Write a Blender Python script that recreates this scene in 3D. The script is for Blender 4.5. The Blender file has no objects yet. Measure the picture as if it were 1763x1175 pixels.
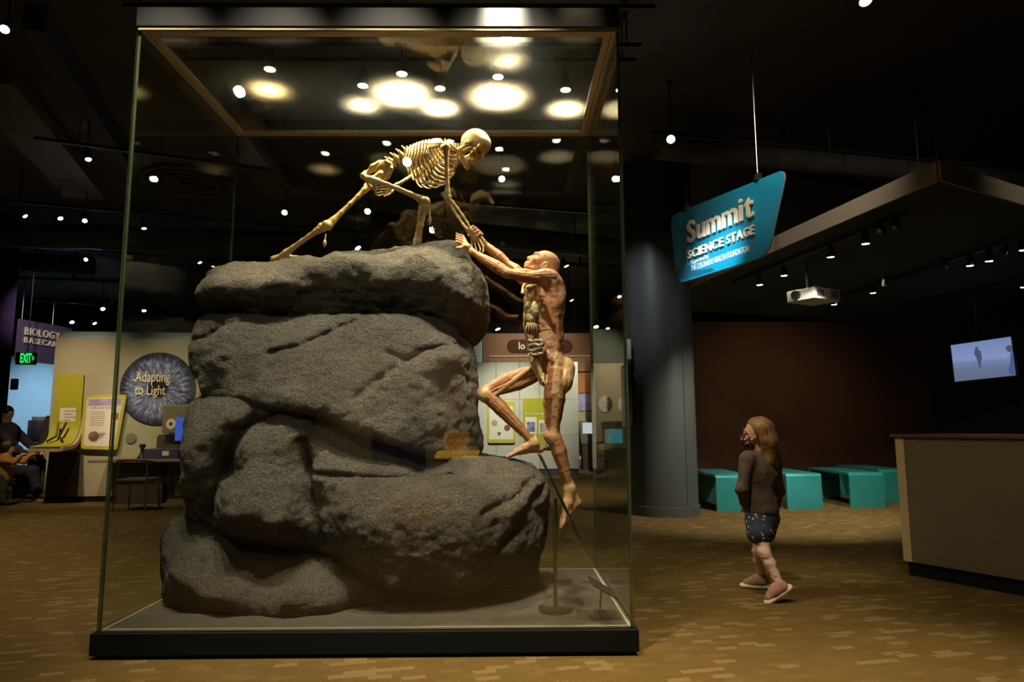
import bpy, math, random
import numpy as np
from mathutils import Vector, Matrix

# ------------------------------------------------------------------ camera, world, exposure
sc = bpy.context.scene
COL = sc.collection
CAM_P, CAM_Y, CAM_R, CAM_H, CAM_F = 0.1232, 0.0112, -0.0045, 1.2, 1175.3

def _basis():
    cp, sp = math.cos(CAM_P), math.sin(CAM_P)
    cy, sy = math.cos(CAM_Y), math.sin(CAM_Y)
    cr, sr = math.cos(CAM_R), math.sin(CAM_R)
    f = Vector((sy*cp, cy*cp, sp)); rt = Vector((cy, -sy, 0)); up = rt.cross(f)
    return f, rt*cr + up*sr, up*cr - rt*sr
FWD, RIGHT, UP = _basis()
EYE = Vector((0, 0, CAM_H))
cd = bpy.data.cameras.new('camera'); cd.lens = 24; cd.sensor_width = 36; cd.clip_start = 0.05; cd.clip_end = 200
cam = bpy.data.objects.new('camera', cd); COL.objects.link(cam)
m3 = Matrix((RIGHT, UP, -FWD)).transposed()
cam.matrix_world = Matrix.Translation(EYE) @ m3.to_4x4()
sc.camera = cam

wd = bpy.data.worlds.new('world'); sc.world = wd; wd.use_nodes = True
wd.node_tree.nodes['Background'].inputs[0].default_value = (0.012, 0.010, 0.008, 1)
wd.node_tree.nodes['Background'].inputs[1].default_value = 1.0
sc.view_settings.view_transform = 'Standard'
sc.view_settings.look = 'None'
sc.view_settings.gamma = 1
sc.view_settings.use_curve_mapping = False
sc.view_settings.exposure = 0.0
try:
    sc.cycles.transparent_max_bounces = 40
    sc.cycles.max_bounces = 10
    sc.cycles.sample_clamp_indirect = 4.0
    sc.cycles.caustics_reflective = False
    sc.cycles.caustics_refractive = False
    sc.cycles.use_denoising = True
except Exception:
    pass

# warm track spots of the room plus fill spots added for brightness; each entry = position, aim point, watts, cone degrees, colour
WARM = (1.0, 0.77, 0.46)
COOL = (0.78, 0.88, 1.0)
def spot(name, loc, aim, watts, cone, col=WARM, blend=0.5, size=0.03, parent=None):
    ld = bpy.data.lights.new(name, 'SPOT'); ld.energy = watts; ld.color = col
    ld.spot_size = math.radians(cone); ld.spot_blend = blend; ld.shadow_soft_size = size
    o = bpy.data.objects.new(name, ld); COL.objects.link(o)
    o.location = loc
    o.rotation_euler = (Vector(aim) - Vector(loc)).to_track_quat('-Z', 'Y').to_euler()
    if parent:
        o.parent = parent; o.matrix_parent_inverse = Matrix.Translation(-parent.location)
    return o

# ------------------------------------------------------------------ helpers
def ray(px, py):
    return FWD + RIGHT*((px-881.5)/CAM_F) + UP*((587.5-py)/CAM_F)
def at(px, py, Y):
    d = ray(px, py); return EYE + d*(Y/d.y)
def on_z(px, py, Z=0.0):
    d = ray(px, py); return EYE + d*((Z-CAM_H)/d.z)

def tag(o, label=None, cat=None, group=None, kind=None):
    if label: o['label'] = label
    if cat: o['category'] = cat
    if group: o['group'] = group
    if kind: o['kind'] = kind
    return o
def thing(name, label, cat, loc=(0, 0, 0), group=None):
    o = bpy.data.objects.new(name, None); COL.objects.link(o)
    o.empty_display_size = 0.05; o.location = loc
    return tag(o, label, cat, group)
def adopt(o, parent):
    if parent is not None:
        o.parent = parent
        o.matrix_parent_inverse = Matrix.Translation(-parent.location)
    return o
def link_mesh(name, me, mat, parent=None):
    o = bpy.data.objects.new(name, me); COL.objects.link(o)
    if mat is not None:
        for m in (mat if isinstance(mat, (list, tuple)) else [mat]):
            me.materials.append(m)
    return adopt(o, parent)
def copy_tree(o, delta, parent=None):
    c = o.copy(); COL.objects.link(c)
    if parent is None:
        c.location = o.location + Vector(delta)
    else:
        c.parent = parent; c.matrix_parent_inverse = o.matrix_parent_inverse.copy()
    for ch in o.children:
        copy_tree(ch, delta, c)
    return c

class MB:
    """collects vertices and faces, then links them as one mesh object"""
    def __init__(s): s.v = []; s.f = []; s.m = []; s.mi = 0
    def add(s, vs, fs):
        b = len(s.v); s.v += [tuple(v) for v in vs]
        for f in fs: s.f.append([b+i for i in f]); s.m.append(s.mi)
        return s
    def box(s, a, b):
        (x0, y0, z0), (x1, y1, z1) = a, b
        return s.add([(x0,y0,z0),(x1,y0,z0),(x1,y1,z0),(x0,y1,z0),(x0,y0,z1),(x1,y0,z1),(x1,y1,z1),(x0,y1,z1)],
              [(0,3,2,1),(4,5,6,7),(0,1,5,4),(1,2,6,5),(2,3,7,6),(3,0,4,7)])
    def obox(s, c, u, v, w):
        """oriented box: centre and three half vectors"""
        c, u, v, w = map(Vector, (c, u, v, w))
        vs = [c+u*a+v*b+w*d for d in (-1,1) for (a,b) in ((-1,-1),(1,-1),(1,1),(-1,1))]
        return s.add(vs, [(0,3,2,1),(4,5,6,7),(0,1,5,4),(1,2,6,5),(2,3,7,6),(3,0,4,7)])
    def bar(s, a, b, hw, hh):
        a, b = Vector(a), Vector(b); d = (b-a)
        up = Vector((0,0,1)) if abs(d.normalized().z) < .95 else Vector((1,0,0))
        sd = d.cross(up).normalized(); uu = sd.cross(d).normalized()
        return s.obox((a+b)/2, d/2, sd*hw, uu*hh)
    def prism(s, pts, off):
        """polygon (3D points) pushed along off"""
        off = Vector(off); n = len(pts); p = [Vector(q) for q in pts]
        return s.add(p+[q+off for q in p], [list(range(n))[::-1], list(range(n, 2*n))] + [(i,(i+1)%n,n+(i+1)%n,n+i) for i in range(n)])
    def tube(s, pts, rad, n=10, caps=True, flat=None):
        P = [Vector(p) for p in pts]; R = rad if isinstance(rad, (list, tuple)) else [rad]*len(P)
        b = len(s.v); nf = []
        t0 = (P[1]-P[0]).normalized()
        ref = Vector((0,0,1)) if abs(t0.z) < .9 else Vector((1,0,0))
        u = t0.cross(ref).normalized()
        for i, p in enumerate(P):
            t = (P[min(i+1,len(P)-1)]-P[max(i-1,0)]).normalized()
            u = (u - t*u.dot(t)).normalized(); w = t.cross(u)
            for k in range(n):
                a = 2*math.pi*k/n
                s.v.append(tuple(p + (u*math.cos(a)+w*math.sin(a)*(flat or 1))*R[i]))
        for i in range(len(P)-1):
            for k in range(n):
                nf.append([b+i*n+k, b+i*n+(k+1)%n, b+(i+1)*n+(k+1)%n, b+(i+1)*n+k])
        if caps:
            nf.append([b+k for k in range(n)][::-1]); e = b+(len(P)-1)*n
            nf.append([e+k for k in range(n)])
        s.f += nf; s.m += [s.mi]*len(nf)
        return s
    def lathe(s, c, prof, n=24, axis=(0,0,1)):
        """prof: list of (radius, height) along axis from c"""
        c = Vector(c); ax = Vector(axis).normalized()
        return s.tube([c+ax*h for r,h in prof], [max(r,1e-4) for r,h in prof], n) if True else s
    def build(s, name, mat, parent=None, smooth=False, bevel=0, seg=2):
        me = bpy.data.meshes.new(name); me.from_pydata(s.v, [], s.f); me.update()
        o = link_mesh(name, me, mat, parent)
        if any(s.m): me.polygons.foreach_set('material_index', s.m)
        if smooth:
            me.polygons.foreach_set('use_smooth', [True]*len(me.polygons))
            if smooth == 'auto':
                md = o.modifiers.new('es', 'EDGE_SPLIT'); md.split_angle = math.radians(38)
        if bevel:
            md = o.modifiers.new('bv', 'BEVEL'); md.width = bevel; md.segments = seg; md.limit_method = 'ANGLE'
        return o

def smooth_path(pts, k=6):
    P = [Vector(p) for p in pts]; out = []
    for i in range(len(P)-1):
        a, b, c, d = P[max(i-1,0)], P[i], P[i+1], P[min(i+2,len(P)-1)]
        for j in range(k):
            t = j/k
            out.append(.5*((2*b)+(c-a)*t+(2*a-5*b+4*c-d)*t*t+(3*b-3*c+d-a)*t**3))
    out.append(P[-1]); return out
def smooth_vals(v, k=6):
    return [p.x for p in smooth_path([(a,0,0) for a in v], k)]
def round_rect(w, h, r, n=6):
    """2D outline, centred"""
    o = []
    for cx, cy, a0 in ((w/2-r,h/2-r,0),(-w/2+r,h/2-r,90),(-w/2+r,-h/2+r,180),(w/2-r,-h/2+r,270)):
        for i in range(n+1):
            a = math.radians(a0+90*i/n); o.append((cx+r*math.cos(a), cy+r*math.sin(a)))
    return o
def round_poly(pts, r, n=6):
    P = [Vector((p[0],p[1],0)) for p in pts]; o = []
    rr = r if isinstance(r,(list,tuple)) else [r]*len(P)
    for i, p in enumerate(P):
        a = p+(P[i-1]-p).normalized()*rr[i]; b = p+(P[(i+1)%len(P)]-p).normalized()*rr[i]
        for j in range(n+1):
            t = j/n; q = a*(1-t)**2+p*2*t*(1-t)+b*t*t; o.append((q.x,q.y))
    return o
class Frame:
    """a flat board in space: origin, right, up, front"""
    def __init__(s, o, u, v):
        s.o, s.u = Vector(o), Vector(u).normalized(); s.v = Vector(v); s.v = (s.v - s.u*s.v.dot(s.u)).normalized(); s.n = s.u.cross(s.v)
    def p(s, x, y, z=0): return s.o + s.u*x + s.v*y + s.n*z
    def plate(s, mb, pts, z0, z1): return mb.prism([s.p(x,y,z0) for x,y in pts], s.n*(z1-z0))
    def rect(s, mb, x0, y0, x1, y1, z0, z1): return s.plate(mb, [(x0,y0),(x1,y0),(x1,y1),(x0,y1)], z0, z1)
    def hit(s, px, py):
        d = ray(px, py); t = (s.o-EYE).dot(s.n)/d.dot(s.n); q = EYE+d*t-s.o
        return q.dot(s.u), q.dot(s.v)

def text_geo(body, offset=0.0, extrude=0.0):
    cu = bpy.data.curves.new('t', 'FONT'); cu.body = body; cu.offset = offset; cu.extrude = extrude; cu.resolution_u = 3
    o = bpy.data.objects.new('t', cu); COL.objects.link(o)
    dg = bpy.context.evaluated_depsgraph_get()
    me = bpy.data.meshes.new_from_object(o.evaluated_get(dg))
    v = [tuple(x.co) for x in me.vertices]; f = [list(p.vertices) for p in me.polygons]
    bpy.data.objects.remove(o); bpy.data.curves.remove(cu); bpy.data.meshes.remove(me)
    return v, f
def lettering(name, body, fr, x0, y0, x1, y1, z, mat, parent, offset=0.02, extrude=0.0, shear=0.0, curve=None, mb=None):
    """text stretched to a box on a Frame; extrude is its relief"""
    v, f = text_geo(body, offset, 0.5 if extrude else 0)
    xs = [p[0] for p in v]; ys = [p[1] for p in v]
    ax, bx, ay, by = min(xs), max(xs), min(ys), max(ys)
    out = []
    for p in v:
        s = (p[0]-ax)/(bx-ax); t = (p[1]-ay)/max(by-ay,1e-6)
        x, y = x0+(x1-x0)*s, y0+(y1-y0)*t
        out.append(fr.p(x+shear*t, y, z+(p[2]+.5)*extrude))
    own = mb is None
    mb = mb or MB(); mb.add(out, f)
    return mb.build(name, mat, parent) if own else None

# ------------------------------------------------------------------ signed-distance modelling
def noise3(p, seed=0):
    """value noise on an (n,3) array, range -1..1"""
    i = np.floor(p).astype(np.int64); f = p-i; f = f*f*(3-2*f)
    def h(a, b, c):
        n = (a*374761393 + b*668265263 + c*2147483647 + seed*974711) & 0xffffffff
        n = ((n ^ (n >> 13))*1274126177) & 0xffffffff
        return ((n ^ (n >> 16)) & 0xffff)/32767.5-1
    r = 0
    for a in (0, 1):
        for b in (0, 1):
            for c in (0, 1):
                w = (f[:,0] if a else 1-f[:,0])*(f[:,1] if b else 1-f[:,1])*(f[:,2] if c else 1-f[:,2])
                r = r + w*h(i[:,0]+a, i[:,1]+b, i[:,2]+c)
    return r
def fbm(p, sc_, oc=4, seed=0):
    r = 0; a = 1.0; t = 0
    for o in range(oc):
        r = r + a*noise3(p*sc_*(2**o), seed+o); t += a; a *= .5
    return r/t
def smin(a, b, k):
    if k <= 0: return np.minimum(a, b)
    h = np.maximum(k-np.abs(a-b), 0)/k
    return np.minimum(a, b)-h*h*k*.25
def smax(a, b, k): return -smin(-a, -b, k)

class Field:
    def __init__(s, lo, hi, res):
        s.lo = np.array(lo, float); s.res = res
        s.n = np.maximum(np.ceil((np.array(hi, float)-s.lo)/res).astype(int)+1, 4)
        s.a = np.full(s.n, 1.0, np.float32); s.prims = []
    def _box(s, lo, hi):
        i0 = np.clip(np.floor((np.array(lo)-s.lo)/s.res).astype(int), 0, s.n-1)
        i1 = np.clip(np.ceil((np.array(hi)-s.lo)/s.res).astype(int)+1, 1, s.n)
        if np.any(i1 <= i0): return None, None
        ax = [s.lo[k]+np.arange(i0[k], i1[k])*s.res for k in range(3)]
        g = np.stack(np.meshgrid(*ax, indexing='ij'), -1).astype(np.float32)
        return tuple(slice(a, b) for a, b in zip(i0, i1)), g
    def put(s, fn, lo, hi, k=0.0, op='add'):
        pad = k+3*s.res
        sl, g = s._box(np.array(lo)-pad, np.array(hi)+pad)
        if sl is None: return
        d = fn(g).astype(np.float32)
        if op == 'add': s.a[sl] = smin(s.a[sl], d, k)
        elif op == 'sub': s.a[sl] = smax(s.a[sl], -d, k)
        else: s.a[sl] = smax(s.a[sl], d, k)
    def cap(s, a, b, ra, rb=None, k=0.0, op='add', fib=0, amp=0.0, col=None, flat=None, ph=0.0):
        a = np.array(a, np.float32); b = np.array(b, np.float32); rb = ra if rb is None else rb
        fn = capfn(a, b, ra, rb, fib, amp, flat, ph); r = max(ra, rb)+abs(amp)
        s.put(fn, np.minimum(a, b)-r, np.maximum(a, b)+r, k, op)
        if op == 'add': s.prims.append((fn, np.minimum(a, b)-r, np.maximum(a, b)+r, col))
    def chain(s, pts, rad, k=0.0, op='add', **kw):
        for i in range(len(pts)-1): s.cap(pts[i], pts[i+1], rad[i], rad[i+1], k, op, **kw)
    def ell(s, c, r, k=0.0, op='add', rot=None, col=None):
        c = np.array(c, np.float32); r = np.array(r, np.float32)
        M = np.eye(3, dtype=np.float32) if rot is None else np.array(rot, np.float32)   # rows = local axes
        def fn(g):
            q = (g-c) @ M.T
            k0 = np.linalg.norm(q/r, axis=-1); k1 = np.linalg.norm(q/(r*r), axis=-1)+1e-9
            return np.where(k0 < 1e-4, -r.min(), k0*(k0-1)/k1)
        R = np.abs(M.T) @ r
        s.put(fn, c-R, c+R, k, op)
        if op == 'add': s.prims.append((fn, c-R, c+R, col))
    def mesh(s, name):
        a = s.a; n = a.shape
        ins = a < 0
        cnt = np.zeros([m-1 for m in n], np.int8)
        for i in (0, 1):
            for j in (0, 1):
                for k in (0, 1): cnt += ins[i:n[0]-1+i, j:n[1]-1+j, k:n[2]-1+k]
        act = (cnt > 0) & (cnt < 8)
        idx = np.argwhere(act)
        cid = np.full(act.shape, -1, np.int32); cid[act] = np.arange(len(idx))
        cor = {}
        for i in (0, 1):
            for j in (0, 1):
                for k in (0, 1): cor[i,j,k] = a[idx[:,0]+i, idx[:,1]+j, idx[:,2]+k]
        acc = np.zeros((len(idx), 3)); num = np.zeros(len(idx))
        for axis in range(3):
            for u in (0, 1):
                for w in (0, 1):
                    c0 = [u, w]; c0.insert(axis, 0); c1 = [u, w]; c1.insert(axis, 1)
                    d0, d1 = cor[tuple(c0)], cor[tuple(c1)]
                    m = (d0 < 0) != (d1 < 0)
                    t = np.where(m, d0/np.where(m, d0-d1, 1), 0)
                    p = np.array(c0, float)[None]*np.ones((len(idx), 1)); p[:, axis] = t
                    acc += p*m[:, None]; num += m
        V = s.lo + (idx+acc/num[:, None])*s.res
        F = []
        for axis in range(3):
            o = [x for x in range(3) if x != axis]
            sl0 = [slice(None)]*3; sl1 = [slice(None)]*3
            sl0[axis] = slice(0, n[axis]-1); sl1[axis] = slice(1, n[axis])
            A, B = ins[tuple(sl0)], ins[tuple(sl1)]
            e = np.argwhere(A != B)
            e = e[(e[:, o[0]] > 0) & (e[:, o[1]] > 0) & (e[:, o[0]] < n[o[0]]-1) & (e[:, o[1]] < n[o[1]]-1)]
            q = []
            for du, dw in ((-1,-1),(0,-1),(0,0),(-1,0)):
                c = e.copy(); c[:, o[0]] += du; c[:, o[1]] += dw
                q.append(cid[c[:,0], c[:,1], c[:,2]])
            q = np.stack(q, 1)
            flip = A[e[:,0], e[:,1], e[:,2]]
            if axis == 1: flip = ~flip
            q[~flip] = q[~flip][:, ::-1]
            F.append(q)
        F = np.concatenate(F); F = F[(F >= 0).all(1)]
        return mesh_from(name, V, F)
def mesh_from(name, V, F):
    me = bpy.data.meshes.new(name)
    me.vertices.add(len(V)); me.vertices.foreach_set('co', np.asarray(V, np.float32).ravel())
    k = F.shape[1]
    me.loops.add(len(F)*k); me.loops.foreach_set('vertex_index', F.astype(np.int32).ravel())
    me.polygons.add(len(F)); me.polygons.foreach_set('loop_start', np.arange(0, len(F)*k, k, dtype=np.int32))
    me.update(calc_edges=True)
    me.polygons.foreach_set('use_smooth', np.ones(len(F), bool))
    me.validate()
    return me
def mesh_co(me):
    v = np.empty(len(me.vertices)*3, np.float32); me.vertices.foreach_get('co', v); return v.reshape(-1, 3)
def mesh_nor(me):
    v = np.empty(len(me.vertices)*3, np.float32); me.vertices.foreach_get('normal', v); return v.reshape(-1, 3)
def set_co(me, V): me.vertices.foreach_set('co', np.asarray(V, np.float32).ravel()); me.update()
def capfn(a, b, ra, rb, fib=0, amp=0.0, flat=None, ph=0.0):
    ab = b-a; L2 = float(ab @ ab)+1e-9
    t0 = ab/math.sqrt(L2)
    ref = np.array((0,0,1.) if abs(t0[2]) < .9 else (1.,0,0)); u = np.cross(t0, ref); u /= np.linalg.norm(u); w = np.cross(t0, u)
    def fn(g):
        ap = g-a; t = np.clip((ap @ ab)/L2, 0, 1)
        q = ap-t[..., None]*ab
        if flat is not None:
            fd = np.array(flat[:3], np.float32); fd = fd/np.linalg.norm(fd)
            q = q + (q @ fd)[..., None]*fd*(flat[3]-1)
        d = np.linalg.norm(q, axis=-1)-(ra+t*(rb-ra))
        if fib:
            ang = np.arctan2(q @ w, q @ u)
            d = d-amp*np.sin(fib*ang+ph+2.0*t)
        return d
    return fn
def vcolor(me, name, rgb):
    at_ = me.color_attributes.new(name, 'FLOAT_COLOR', 'POINT')
    c = np.ones((len(rgb), 4), np.float32); c[:, :3] = rgb
    at_.data.foreach_set('color', c.ravel())
# ------------------------------------------------------------------ materials
def srgb(r, g, b):
    f = lambda c: (c/255/12.92) if c/255 <= .04045 else ((c/255+.055)/1.055)**2.4
    return (f(r), f(g), f(b), 1)
class NT:
    def __init__(s, name):
        s.m = bpy.data.materials.new(name); s.m.use_nodes = True; s.t = s.m.node_tree; s.t.nodes.clear()
        s.out = s.n('ShaderNodeOutputMaterial')
    def n(s, ty, **kw):
        nd = s.t.nodes.new(ty)
        for k, v in kw.items():
            if k.startswith('i_'):
                key = k[2:].replace('_', ' ')
                nd.inputs[int(key) if key.isdigit() else key].default_value = v
            else: setattr(nd, k, v)
        return nd
    def l(s, a, b): s.t.links.new(a, b)
    def math(s, op, a, b=None, clamp=False):
        nd = s.n('ShaderNodeMath', operation=op, use_clamp=clamp)
        for i, x in enumerate((a, b)):
            if x is None: continue
            if isinstance(x, (int, float)): nd.inputs[i].default_value = x
            else: s.l(x, nd.inputs[i])
        return nd.outputs[0]
    def ramp(s, src, stops, interp='LINEAR'):
        r = s.n('ShaderNodeValToRGB'); r.color_ramp.interpolation = interp
        el = r.color_ramp.elements
        while len(el) > 1: el.remove(el[-1])
        for i, (p, c) in enumerate(stops):
            if i == 0: e = el[0]; e.position = p
            else: e = el.new(p)
            e.color = c if len(c) == 4 else (*c, 1)
        s.l(src, r.inputs[0]); return r.outputs[0]
    def bsdf(s, rough=.5, metal=0, spec=.5):
        b = s.n('ShaderNodeBsdfPrincipled'); b.inputs['Roughness'].default_value = rough; b.inputs['Metallic'].default_value = metal
        b.inputs['Specular IOR Level'].default_value = spec
        s.l(b.outputs[0], s.out.inputs[0]); return b
    def bump(s, src, b, strength=.3, dist=.01):
        bp = s.n('ShaderNodeBump'); bp.inputs['Strength'].default_value = strength; bp.inputs['Distance'].default_value = dist
        s.l(src, bp.inputs['Height']); s.l(bp.outputs[0], b.inputs['Normal'])
        return bp
    def noise(s, scale, detail=4, vec=None, rough=.55):
        t = s.n('ShaderNodeTexNoise'); t.inputs['Scale'].default_value = scale; t.inputs['Detail'].default_value = detail; t.inputs['Roughness'].default_value = rough
        if vec is None:
            tc = s.n('ShaderNodeTexCoord'); vec = tc.outputs['Object']
        s.l(vec, t.inputs['Vector']); return t.outputs['Fac']
def mat(name, c, rough=.5, metal=0, var=.12, scale=9, bump=0, bscale=60, spec=.5, bdist=.004):
    """plain surface with a little procedural unevenness"""
    k = NT(name); b = k.bsdf(rough, metal, spec)
    c1 = tuple(x*(1-var) for x in c[:3]); c2 = tuple(min(1, x*(1+var)) for x in c[:3])
    k.l(k.ramp(k.noise(scale), [(.3, c1), (.7, c2)]), b.inputs['Base Color'])
    if bump: k.bump(k.noise(bscale, 3), b, bump, bdist)
    return k.m
def emit(name, c, strength, sample=False):
    k = NT(name); e = k.n('ShaderNodeEmission'); e.inputs[0].default_value = c; e.inputs[1].default_value = strength
    k.l(e.outputs[0], k.out.inputs[0])
    if not sample:
        try: k.m.cycles.emission_sampling = 'NONE'
        except Exception: pass
    return k.m
def glass(name, tint=(.96, .985, .965), dust=0.0, rough=0.0, f0=.055):
    k = NT(name)
    geo = k.n('ShaderNodeNewGeometry')
    dp = k.n('ShaderNodeVectorMath', operation='DOT_PRODUCT'); k.l(geo.outputs['Normal'], dp.inputs[0]); k.l(geo.outputs['Incoming'], dp.inputs[1])
    c = k.math('ABSOLUTE', dp.outputs['Value']); q = k.math('POWER', k.math('SUBTRACT', 1.0, c, True), 5.0)
    fr = k.math('ADD', k.math('MULTIPLY', q, 1-f0), f0, True)
    tr = k.n('ShaderNodeBsdfTransparent'); tr.inputs[0].default_value = (*tint, 1)
    gl = k.n('ShaderNodeBsdfGlossy'); gl.inputs['Roughness'].default_value = rough
    mx = k.n('ShaderNodeMixShader'); k.l(fr, mx.inputs[0]); k.l(tr.outputs[0], mx.inputs[1]); k.l(gl.outputs[0], mx.inputs[2])
    last = mx.outputs[0]
    if dust:
        tl = k.n('ShaderNodeBsdfTranslucent'); tl.inputs[0].default_value = (.9, .85, .75, 1)
        m2 = k.n('ShaderNodeMixShader'); k.l(last, m2.inputs[1]); k.l(tl.outputs[0], m2.inputs[2])
        nz = k.noise(7, 5); k.l(k.math('MULTIPLY', k.ramp(nz, [(.25, (.6,.6,.6)), (.75, (1.3,1.3,1.3))]), dust), m2.inputs[0])
        last = m2.outputs[0]
    k.l(last, k.out.inputs[0]); return k.m

M = {}
M['black'] = mat('black_metal', (.012, .012, .012), .45, var=.2)
M['ceiling'] = mat('ceiling_paint', (.060, .054, .042), .85, var=.25, scale=1.2)
M['duct'] = mat('duct_paint', (.085, .077, .06), .7, var=.2, scale=3)
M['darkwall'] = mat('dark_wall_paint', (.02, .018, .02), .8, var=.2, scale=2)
M['maroon'] = mat('maroon_wall_paint', (.085, .034, .017), .8, var=.15, scale=1.5)
M['plinth'] = mat('blue_black_laminate', (.006, .0095, .0105), .6, var=.1, scale=5, spec=.15)
M['fascia'] = mat('fascia_laminate', (.014, .020, .022), .5, var=.08, scale=5, spec=.35)
M['bronze'] = mat('bronze_profile', (.58, .46, .30), .55, .0, var=.06)
M['channel'] = mat('glazing_channel', (.62, .55, .44), .5, var=.08)
M['deck'] = mat('case_floor_felt', (.115, .10, .085), .9, var=.15, scale=14, bump=.15, bscale=180)
M['glass'] = glass('case_glass')
M['lidglass'] = glass('dusty_lid_glass', dust=.09)
M['edge'] = mat('green_glass_edge', (.10, .135, .075), .25, var=.2)
M['silver'] = mat('satin_steel', (.38, .34, .29), .38, 1.0, var=.06)
M['grey_tan'] = mat('bulkhead_paint', (.32, .27, .21), .75, var=.05, scale=2)
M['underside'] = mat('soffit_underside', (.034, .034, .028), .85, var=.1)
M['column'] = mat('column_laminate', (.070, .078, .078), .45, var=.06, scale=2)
M['teal'] = mat('teal_gloss_paint', (.03, .24, .24), .22, var=.05, scale=4)
M['counter'] = mat('counter_laminate', (.16, .125, .085), .6, var=.06, scale=3)
M['countertop'] = mat('counter_top_wood', (.11, .055, .03), .5, var=.15, scale=6)
M['whiteplastic'] = mat('white_plastic', (.62, .58, .5), .45, var=.04)
M['lens'] = emit('lamp_glow', (1, .93, .80, 1), 60)
M['lens_warm'] = emit('warm_lamp_glow', (1, .80, .48, 1), 60)
M['lens_cool'] = emit('cool_lamp_glow', (.86, .9, 1, 1), 60)

def rock_mat():
    k = NT('granite'); b = k.bsdf(.85, 0, .25)
    tc = k.n('ShaderNodeTexCoord'); v = tc.outputs['Object']
    big = k.noise(2.2, 5, v); fine = k.noise(70, 4, v, .7)
    c = k.ramp(big, [(.26, (.185, .160, .138)), (.46, (.275, .245, .212)), (.58, (.335, .300, .262)), (.70, (.30, .228, .168)), (.85, (.27, .20, .14))])
    mx = k.n('ShaderNodeMixRGB', blend_type='MULTIPLY'); mx.inputs[0].default_value = .75
    k.l(c, mx.inputs[1]); k.l(k.ramp(fine, [(.32, (.35,.35,.35)), (.62, (1.25,1.25,1.25))]), mx.inputs[2])
    k.l(mx.outputs[0], b.inputs['Base Color'])
    n1 = k.noise(24, 6, v, .8); n2 = k.noise(75, 3, v, .65)
    vo = k.n('ShaderNodeTexVoronoi', feature='DISTANCE_TO_EDGE'); vo.inputs['Scale'].default_value = 3.1
    mp = k.n('ShaderNodeMapping'); mp.inputs['Scale'].default_value = (.8, 1, 2.2); mp.inputs['Rotation'].default_value = (0, .35, 0)
    wv = k.n('ShaderNodeMixRGB'); wv.inputs[0].default_value = .12
    k.l(v, wv.inputs[1]); nc = k.n('ShaderNodeTexNoise'); nc.inputs['Scale'].default_value = 5; nc.inputs['Detail'].default_value = 4; k.l(v, nc.inputs['Vector']); k.l(nc.outputs['Color'], wv.inputs[2])
    k.l(wv.outputs[0], mp.inputs[0]); k.l(mp.outputs[0], vo.inputs['Vector'])
    cr = k.ramp(vo.outputs['Distance'], [(0, (0,0,0)), (.02, (1,1,1))])
    h = k.math('ADD', k.math('MULTIPLY', n1, 1.0), k.math('MULTIPLY', n2, .45))
    h = k.math('ADD', h, k.math('MULTIPLY', cr, .12))
    k.bump(h, b, 1.0, .085)
    return k.m
M['rock'] = rock_mat()

def carpet_mat():
    k = NT('dash_carpet'); b = k.bsdf(.95, 0, .1)
    tc = k.n('ShaderNodeTexCoord'); mp = k.n('ShaderNodeMapping'); mp.inputs['Rotation'].default_value = (0, 0, math.radians(-12))
    k.l(tc.outputs['Object'], mp.inputs[0])
    br = k.n('ShaderNodeTexBrick'); br.offset = .37; br.inputs['Scale'].default_value = 1
    br.inputs['Brick Width'].default_value = .115; br.inputs['Row Height'].default_value = .046; br.inputs['Mortar Size'].default_value = .0
    br.inputs['Color1'].default_value = (0,0,0,1); br.inputs['Color2'].default_value = (1,1,1,1); br.inputs['Bias'].default_value = 0
    k.l(mp.outputs[0], br.inputs['Vector'])
    big = k.noise(1.1, 3, mp.outputs[0])
    sel = k.math('ADD', br.outputs['Color'], k.math('MULTIPLY', k.math('SUBTRACT', big, .5), .35))
    col = k.ramp(sel, [(0, (.138,.092,.030)), (.30, (.150,.100,.033)), (.55, (.142,.095,.031)), (.75, (.165,.111,.039)), (.89, (.215,.155,.070))], 'CONSTANT')
    fine = k.noise(220, 2, mp.outputs[0])
    mx = k.n('ShaderNodeMixRGB', blend_type='MULTIPLY'); mx.inputs[0].default_value = .5
    k.l(col, mx.inputs[1]); k.l(k.ramp(fine, [(.3, (.55,.55,.55)), (.7, (1.1,1.1,1.1))]), mx.inputs[2])
    k.l(mx.outputs[0], b.inputs['Base Color'])
    wv = k.n('ShaderNodeTexWave'); wv.inputs['Scale'].default_value = 55; wv.bands_direction = 'X'; k.l(mp.outputs[0], wv.inputs['Vector'])
    k.bump(k.math('ADD', k.math('MULTIPLY', wv.outputs['Fac'], .5), k.noise(150, 2, mp.outputs[0])), b, .5, .006)
    return k.m
M['carpet'] = carpet_mat()
# ------------------------------------------------------------------ big lights first, added fills among them (visible lamp bodies come further down)
LAMPS = []   # (position, aim, watts, cone, colour, blend)
def L(loc, aim, w, cone, col=WARM, blend=.6): LAMPS.append((loc, aim, w, cone, col, blend))
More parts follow.
